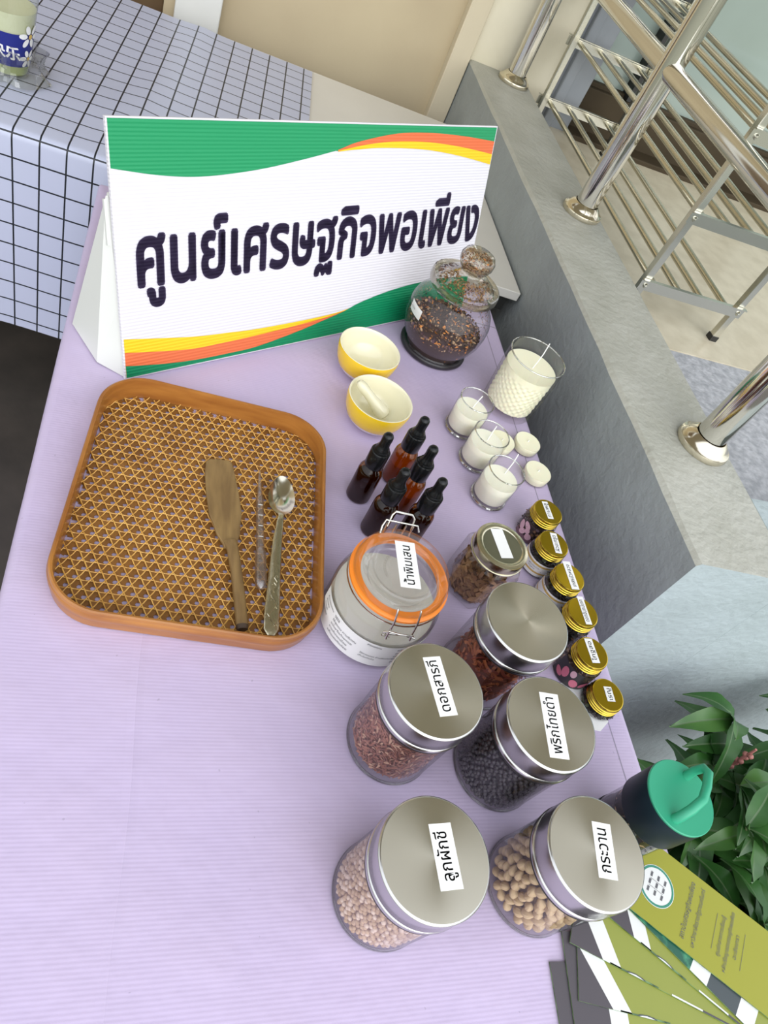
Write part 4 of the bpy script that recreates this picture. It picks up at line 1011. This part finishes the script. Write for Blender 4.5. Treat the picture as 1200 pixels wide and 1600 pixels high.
text(mb, 'สมุนไพร', cyl_fn(.0712, .078, math.radians(186), .0002), size=.004, m=1, res=1)
mb.build('body_label', ['paper', 'ink_grey'], aj)
r3 = random.Random(77)
mb = MB(); mb.lathe([(0, .006), (.048, .006), (.055, .020), (.062, .034), (.066, .050), (.04, .060), (0, .062)], 32, m=0)
def bodyr(z): 
    P_ = [(.013, .0530), (.030, .0620), (.048, .0690), (.066, .0712), (.080, .0702), (.094, .0652), (.104, .0580)]
    for (a, ra), (b, rb) in zip(P_, P_[1:]):
        if a <= z <= b: return ra + (rb - ra) * (z - a) / (b - a)
    return .052
for i in range(1500):
    z = r3.uniform(.018, .056); a = r3.uniform(0, 6.28); rr = (bodyr(z) - .0035) * r3.uniform(.96, 1)
    flake(mb, rr * math.cos(a), rr * math.sin(a), z, r3.uniform(.003, .008), r3.uniform(.002, .004), r3.choices((0, 1, 2, 3, 4), (4, 3.5, 1.6, 2.2, 2.4))[0], r3, .3, tang(a, r3, .25))
for i in range(520):
    rr = .064 * math.sqrt(r3.random()); a = r3.uniform(0, 6.28)
    flake(mb, rr * math.cos(a), rr * math.sin(a), .060 - .004 * rr / .06 + r3.uniform(0, .004), r3.uniform(.004, .009), r3.uniform(.002, .005), r3.choices((0, 1, 2, 3, 4), (2.6, 2, 2.6, 2.6, 2.2))[0], r3)
stuff('potpourri', mb, ['herb_dark', 'herb_purple', 'herb_orange', 'herb_tan', 'herb_brown'], .4765, .9733, 'dark potpourri with orange bits lying in the bulbous lidded jar', 'potpourri')
mb = MB()
for i in range(330):   # crumbs clinging to the inside of the upper glass
    z = r3.uniform(.062, .104); a = r3.uniform(0, 6.28); rr = bodyr(z) - .0032
    flake(mb, rr * math.cos(a), rr * math.sin(a), z, r3.uniform(.0012, .0042), r3.uniform(.001, .0026), r3.choices((0, 2, 3, 4), (3, 1.2, 2.5, 3))[0], r3, .2, tang(a, r3, .2))
for i in range(1900):  # and to the inside of the hollow lid and knob
    t = r3.random()
    if t < .62: rr = r3.uniform(.020, .048); z = .1395 + (.048 - rr) / .030 * .0145 - .0035
    else:
        q = r3.uniform(0, PI); rr = .0250 * math.sin(q) + .0005; z = .177 - .0135 * math.cos(q)
    a = r3.uniform(0, 6.28)
    flake(mb, rr * math.cos(a), rr * math.sin(a), z, r3.uniform(.0018, .0052), r3.uniform(.0014, .0034), r3.choices((0, 2, 3, 4), (.9, .7, 5.5, 2.6))[0], r3)
stuff('herb_crumbs', mb, ['herb_dark', 'herb_purple', 'herb_orange', 'herb_tan', 'herb_brown'], .4765, .9733, 'herb crumbs stuck to the inner glass and hollow lid of the bulbous jar', 'crumbs')

# ================================================================== GREEN-CAPPED BOTTLE
gb = thing('spice_bottle', 'dark bottle with a green cap and looped spout, at the table edge by the plants', 'bottle', (.5583, .1750, .003))
mb = MB(); mb.lathe([(0, 0), (.030, 0), (.0335, .002), (.0340, .006), (.0340, .066), (.0345, .078)], 48); mb.build('glass_body', 'glass_jar', gb)
mb = MB(); mb.lathe([(.0343, .001), (.0345, .001), (.0345, .024), (.0343, .024)], 48); mb.build('base_band', 'collar_navy', gb)
mb = MB(); mb.lathe([(.0335, .0755), (.0360, .0755), (.0372, .0775), (.0376, .1185), (.0372, .1200), (0, .1200)], 56); mb.build('collar', 'collar_navy', gb)
mb = MB(); mb.lathe([(.0366, .1195), (.0374, .1205), (.0374, .1222), (.0366, .1230), (.030, .1226), (0, .1222)], 56); cp = mb.build('cap', 'cap_green', gb)
mb = MB(); mb.tube([(.0165, .0205, .121), (.0190, .0225, .132), (.0215, .0215, .143), (.0205, .0150, .1475), (.0120, .0020, .1475), (.0020, -.0100, .1465), (-.0080, -.0165, .139), (-.0150, -.0200, .129), (-.0170, -.0205, .121)], [.0048, .0046, .0045, .0045, .0046, .0048, .0050, .0050, .0052], 16); mb.build('spout_loop', 'cap_green', cp)
mb = MB(); mb.lathe([(0, .003), (.0315, .003), (.0315, .056), (0, .058)], 24, m=0)
for px, py, pz, a in spots(.0305, .009, .056, .006, rnd): flake(mb, px, py, pz, .011, .003, rnd.choice((0, 1, 2)), rnd, .2, tang(a, rnd, .2) if px * px + py * py > .0290 ** 2 else None)
stuff('dried_leaves', mb, ['herb_black', 'herb_green', 'herb_tan'], .5583, .1750, 'dark dried leaves inside the bottle with the green cap', 'dried herb')

# ================================================================== BROCHURES
def brochure(label, corner, ang_deg, z, width=.105, length=.205, kind='back', tilt=0):
    """local x runs along the long side from the corner, local y across"""
    b = thing('brochure', label, 'brochure', (corner[0], corner[1], z), math.radians(ang_deg), 'green brochures fanned on the table corner')
    t = .0012; mb = MB()
    mb.prism([(0, 0), (length, 0), (length, width), (0, width)], 0, t, 0, side=1)
    def patch(poly, m, lift=.0002): mb.add([(x, y, t + lift) for x, y in poly], [tuple(range(len(poly)))], m)
    if kind == 'dark': patch([(0, 0), (.040, 0), (.040, width), (0, width)], 2); patch([(.040, 0), (.060, 0), (.060, width), (.040, width)], 3)
    if kind == 'back':
        patch([(0, 0), (.037, 0), (0, .048)], 2)
        patch([(.037, 0), (.058, 0), (0, .079), (0, .048)], 3)
        patch([(.045, 0), (.100, 0), (.100, .0012), (.045, .0012)], 1); patch([(.115, 0), (.150, 0), (.150, .0016), (.115, .0016)], 3); patch([(.150, 0), (.182, 0), (.182, .0016), (.150, .0016)], 2)
        patch([(.062, 0), (.086, 0), (.082, .0016), (.074, .0024), (.066, .0016)], 5, .0003); patch([(.065, 0), (.083, 0), (.079, .0010), (.074, .0015), (.069, .0010)], 3, .0004)
    if kind == 'photo':
        patch([(0, 0), (.083, 0), (.083, .030), (0, .030)], 4); patch([(.083, 0), (.104, 0), (.104, .030), (.083, .030)], 3); patch([(.104, 0), (.140, 0), (.140, .030), (.104, .030)], 5)
        patch([(.140, 0), (.160, 0), (.160, .026), (.150, .030), (.140, .026)], 3)
    if kind == 'cover':
        cx, cy = .0255, width / 2 - .001; R_ = .0215
        patch([(cx + R_ * math.cos(2 * PI * i / 40), cy + R_ * math.sin(2 * PI * i / 40)) for i in range(40)], 3)
        def ring(r0, r1, m, l):
            vs = [(cx + r * math.cos(2 * PI * i / 48), cy + r * math.sin(2 * PI * i / 48), t + l) for r in (r0, r1) for i in range(48)]
            mb.add(vs, [(i, (i + 1) % 48, 48 + (i + 1) % 48, 48 + i) for i in range(48)], m)
        ring(R_ * .86, R_ * .97, 5, .0003)
        fx = lambda px, py: plane_fn((px, py, t + .0003), (0, 1, 0), (-1, 0, 0), .0002)
        for i, q in enumerate((-.0085, 0, .0085)):
            for s_ in range(3): patch([(cx + q - .0012, cy - .011 + s_ * .0085), (cx + q + .0012, cy - .011 + s_ * .0085), (cx + q + .0012, cy - .0055 + s_ * .0085), (cx + q - .0012, cy - .0055 + s_ * .0085)], 6, .0005)
        for s_ in (-1, 1): patch([(cx - .009, cy + s_ * .004 - .0002), (cx + .009, cy + s_ * .004 - .0002), (cx + .009, cy + s_ * .004 + .0002), (cx - .009, cy + s_ * .004 + .0002)], 6, .0005)
        text(mb, 'สถาบันเศรษฐกิจพอเพียง', fx(.0670, width / 2), width=.064, m=6, center=True, ysize=.0082, res=2)
        text(mb, 'มหาวิทยาลัยราชภัฏราชนครินทร์', fx(.0795, width / 2), width=.066, m=6, center=True, ysize=.0068, res=2)
        for xx, w2 in ((.0980, .040), (.1330, .040)): patch([(xx, width / 2 - w2 / 2), (xx + .0004, width / 2 - w2 / 2), (xx + .0004, width / 2 + w2 / 2), (xx, width / 2 + w2 / 2)], 6, .0004)
        text(mb, 'ศูนย์กลางการเรียนรู้', fx(.1080, width / 2), width=.044, m=6, center=True, ysize=.0062, res=2)
        text(mb, 'หลักปรัชญาของเศรษฐกิจพอเพียง', fx(.1175, width / 2), width=.066, m=6, center=True, ysize=.0062, res=2)
        text(mb, 'ฉะเชิงเทรา', fx(.1270, width / 2), width=.026, m=6, center=True, ysize=.0062, res=2)
    mb.build('folded_sheet', [('card_lime_bright' if kind == 'cover' else 'card_lime'), 'card_edge', 'card_dark', 'card_white', 'card_photo', 'card_slate' if kind != 'cover' else 'card_teal', 'ink_grey'], b, smooth=False)
    if kind == 'cover':
        pass
    return b
brochure('lime brochure lowest in the fan, only its dark corner showing on the lavender cloth', (.4375, -.045), -4.0, .0030, kind='dark')
brochure('lime brochure second from the bottom of the fan, long dark end showing', (.4525, -.020), -7.0, .0046, kind='dark')
brochure('lime brochure in the fan with the broad dark corner and white band, third from bottom', (.4655, .0265), -15.8, .0062)
brochure('lime brochure in the fan with its dark corner touching the cardamom canister', (.4695, .0735), -27.0, .0080)
brochure('lime brochure just below the photo strip in the fan', (.5170, .0965), -40.3, .0098)
brochure('brochure showing a dark green photo strip beside the topmost brochure', (.5440, .1016), -47.3, .0116, kind='photo', width=.084)
brochure('topmost lime brochure with the round white seal and lines of Thai text', (.5437, .1008), -38.9, .0140, width=.084, length=.20, kind='cover')

# ================================================================== CUP IN A BAG
CUP = (-.2800, 1.4990)
cp = thing('drink_cup', 'clear plastic cup of green drink with a blue sleeve on the checkered cloth', 'cup', (CUP[0], CUP[1], .004))
def cr_(z): return .0315 + .0165 * z / .135
mb = MB(); mb.lathe([(0, .003), (.029, .002), (.0305, 0)] + [(cr_(.135 * i / 10), .135 * i / 10) for i in range(11)] + [(.0495, .136), (.0495, .139), (.0465, .139)], 44); mb.build('cup_wall', 'glass_clear', cp)
mb = MB(); mb.lathe([(0, .004), (.0285, .004), (.0300, .006), (cr_(.040) - .001, .040, 0), (cr_(.110) - .001, .110, 1), (0, .111, 1)], 36); mb.build('drink', ['drink_green', 'drink_pale'], cp)
mb = MB(); mb.lathe([(cr_(z) + .0004, z) for z in (.0215, .035, .050, .065, .0785)], 44); sv_ = mb.build('sleeve', 'sleeve_blue', cp)
mb = MB()
def cupfn(a_deg, z0, tilt=0.0):
    def fn(x, y):
        z = z0 + y + tilt * x; r = cr_(z) + .0009; a = math.radians(a_deg) + x / r
        return Vector((r * math.cos(a), r * math.sin(a), z))
    return fn
text(mb, '快乐', cupfn(-125, .0420, -.16), size=.0245, m=0, bold=.03)
def petal_c(a_deg, z, L_, W_, rot, m):
    k = 12; c, s_ = math.cos(rot), math.sin(rot); fn = cupfn(a_deg, z)
    vs = [fn(0, 0)] + [fn(W_ / 2 * math.cos(2 * PI * i / k) * c - L_ / 2 * math.sin(2 * PI * i / k) * s_, W_ / 2 * math.cos(2 * PI * i / k) * s_ + L_ / 2 * math.sin(2 * PI * i / k) * c) for i in range(k)]
    mb.add([v + Vector((v.x, v.y, 0)).normalized() * (.0004 * (m + 1)) for v in vs], [(0, 1 + i, 1 + (i + 1) % k) for i in range(k)], m)
for a0, z0, s_ in ((-27, .0745, 1.25), (-27, .036, 1.0), (-150, .070, .9)):
    for k in range(6):
        t = k * PI / 3 + .4; petal_c(a0 + math.degrees(-.010 * s_ * math.sin(t) / .036), z0 + .010 * s_ * math.cos(t), .013 * s_, .0075 * s_, t, 0)
    petal_c(a0, z0, .007 * s_, .007 * s_, 0, 1)
mb.build('sleeve_print', ['print_white', 'petal_yellow'], sv_, smooth=False)
def bag():
    mb = MB(); r4 = random.Random(9); n = 60; prof = []
    ph = [(r4.randint(3, 11), r4.uniform(0, 6.28), r4.uniform(.03, .12)) for _ in range(6)]
    def rf(a, z): return 1 + sum(k * math.sin(f_ * a + p + z * 90) for f_, p, k in ph) * .8
    pr2 = [(.056, .0005), (.060, .003), (.054, .010), (.0475, .020), (.047, .032), (.049, .042), (.053, .050)]
    mb.lathe(pr2, n, rfun=lambda a, z: max(rf(a, z) + .25 * math.exp(-((math.cos(a) - math.cos(-.5)) ** 2 + (math.sin(a) - math.sin(-.5)) ** 2) * 3), .80))
    return mb
tag(bag().build('plastic_bag', 'bag_film', None, (CUP[0], CUP[1], .004), ang=15), 'crumpled clear plastic bag gathered round the foot of the drink cup', 'bag')

# ================================================================== PLANTS AT THE WALL END
def leaf_geo(mb, base, dirv, L_, W_, droop, roll, m, rnd):
    d = Vector(dirv).normalized(); side = d.cross(Vector((0, 0, 1)))
    side = side.normalized() if side.length > .01 else Vector((1, 0, 0)); up = side.cross(d)
    side = side * math.cos(roll) + up * math.sin(roll); up = side.cross(d)
    n = 9; vs = []; fs = []; ms = []
    for i in range(n + 1):
        t = i / n; ww = W_ * math.sin(PI * min(1, t ** .85)) ** .9 * (1 - .25 * t) / 2 if 0 < i < n else .0004
        c = Vector(base) + d * (L_ * t) + Vector((0, 0, -droop * L_ * t * t))
        wave = .06 * W_ * math.sin(t * 14)
        vs += [c + side * ww + up * (ww * .35 + wave), c + side * (.03 * W_) + up * .0, c - side * (.03 * W_), c - side * ww + up * (ww * .35 - wave)]
    for i in range(n):
        for k in range(3): fs.append((i * 4 + k, i * 4 + k + 1, i * 4 + 5 + k, i * 4 + 4 + k)); ms.append(2 if k == 1 else m)
    mb.add(vs, fs, ms)
def plant(label, x, y, potr, poth, stems, seed, spread, Ls, W_, top):
    rnd = random.Random(seed)
    p = thing('potted_plant', label, 'plant', (x, y, GZ), 0)
    mb = MB(); mb.lathe([(0, 0), (potr * .7, 0), (potr * .95, poth * .82), (potr * 1.06, poth * .82), (potr * 1.08, poth), (potr * .98, poth), (potr * .94, poth * .9), (0, poth * .9)], 36); pt = mb.build('pot', 'terracotta', p)
    mb = MB(); mb.lathe([(potr * .94, poth * .9), (potr * .5, poth * .92), (0, poth * .93)], 24); mb.build('soil', 'soil', pt)
    fo = MB(); st = MB()
    for s_ in range(stems):
        a = 2 * PI * s_ / stems + rnd.uniform(-.4, .4); rr = spread * rnd.uniform(.35, 1.0)
        tip = Vector((rr * math.cos(a), rr * math.sin(a), top * rnd.uniform(.72, 1.0))); b0 = Vector((rnd.uniform(-.3, .3) * potr, rnd.uniform(-.3, .3) * potr, poth * .9))
        ctl = (b0 + tip) / 2 + Vector((0, 0, .12)); pts = [(b0 * (1 - t) ** 2 + ctl * 2 * t * (1 - t) + tip * t * t) for t in [i / 7 for i in range(8)]]
        st.tube(pts, [.0042 - .0028 * i / 7 for i in range(8)], 6)
        for i in range(2, 8):
            for q in range(2 if i < 7 else 4):
                a2 = rnd.uniform(0, 6.28); e = rnd.uniform(-.15, .75); L_ = rnd.uniform(*Ls)
                tx, ty = pts[i].x + x + L_ * math.cos(a2) * math.cos(e), pts[i].y + y + L_ * math.sin(a2) * math.cos(e)
                if tx < .76 or ty > .445 or pts[i].x + x < .74: continue
                leaf_geo(fo, pts[i], (math.cos(a2) * math.cos(e), math.sin(a2) * math.cos(e), math.sin(e)), L_, L_ * W_, rnd.uniform(.25, .75), rnd.uniform(-.5, .5), 0 if rnd.random() < .8 else 1, rnd)
    fo.build('foliage', ['leaf', 'leaf_light', 'leaf_vein'], p, ang=60); st.build('stems', 'stem', p)
    return p
pl1 = plant('bushy potted plant with dark green pointed leaves at the end of the grey wall', 1.07, .165, .15, .26, 50, 31, .27, (.075, .125), .42, .645)
# pink flower stalk and dry twigs of the first plant
mb = MB(); mb.tube([(-.09, .135, .50), (-.110, .145, .57), (-.115, .148, .650)], [.004, .0045, .002], 8)
for i in range(9): mb.sphere((-.112 + .004 * math.cos(i * 2.1), .1465 + .004 * math.sin(i * 2.1), .578 + i * .0070), .0045, 0, 7, 5)
mb.build('flower_stalk', 'flower_stalk', pl1)
mb = MB()
for i in range(9):
    a = i * .7; mb.tube([(.02 + .01 * i, -.09, .42), (.03 + .012 * i + .02 * math.cos(a), -.10, .50), (.03 + .016 * i + .05 * math.cos(a), -.11 + .03 * math.sin(a), .585)], [.0016, .0012, .0006], 5)
mb.build('dry_twigs', 'twig', pl1)
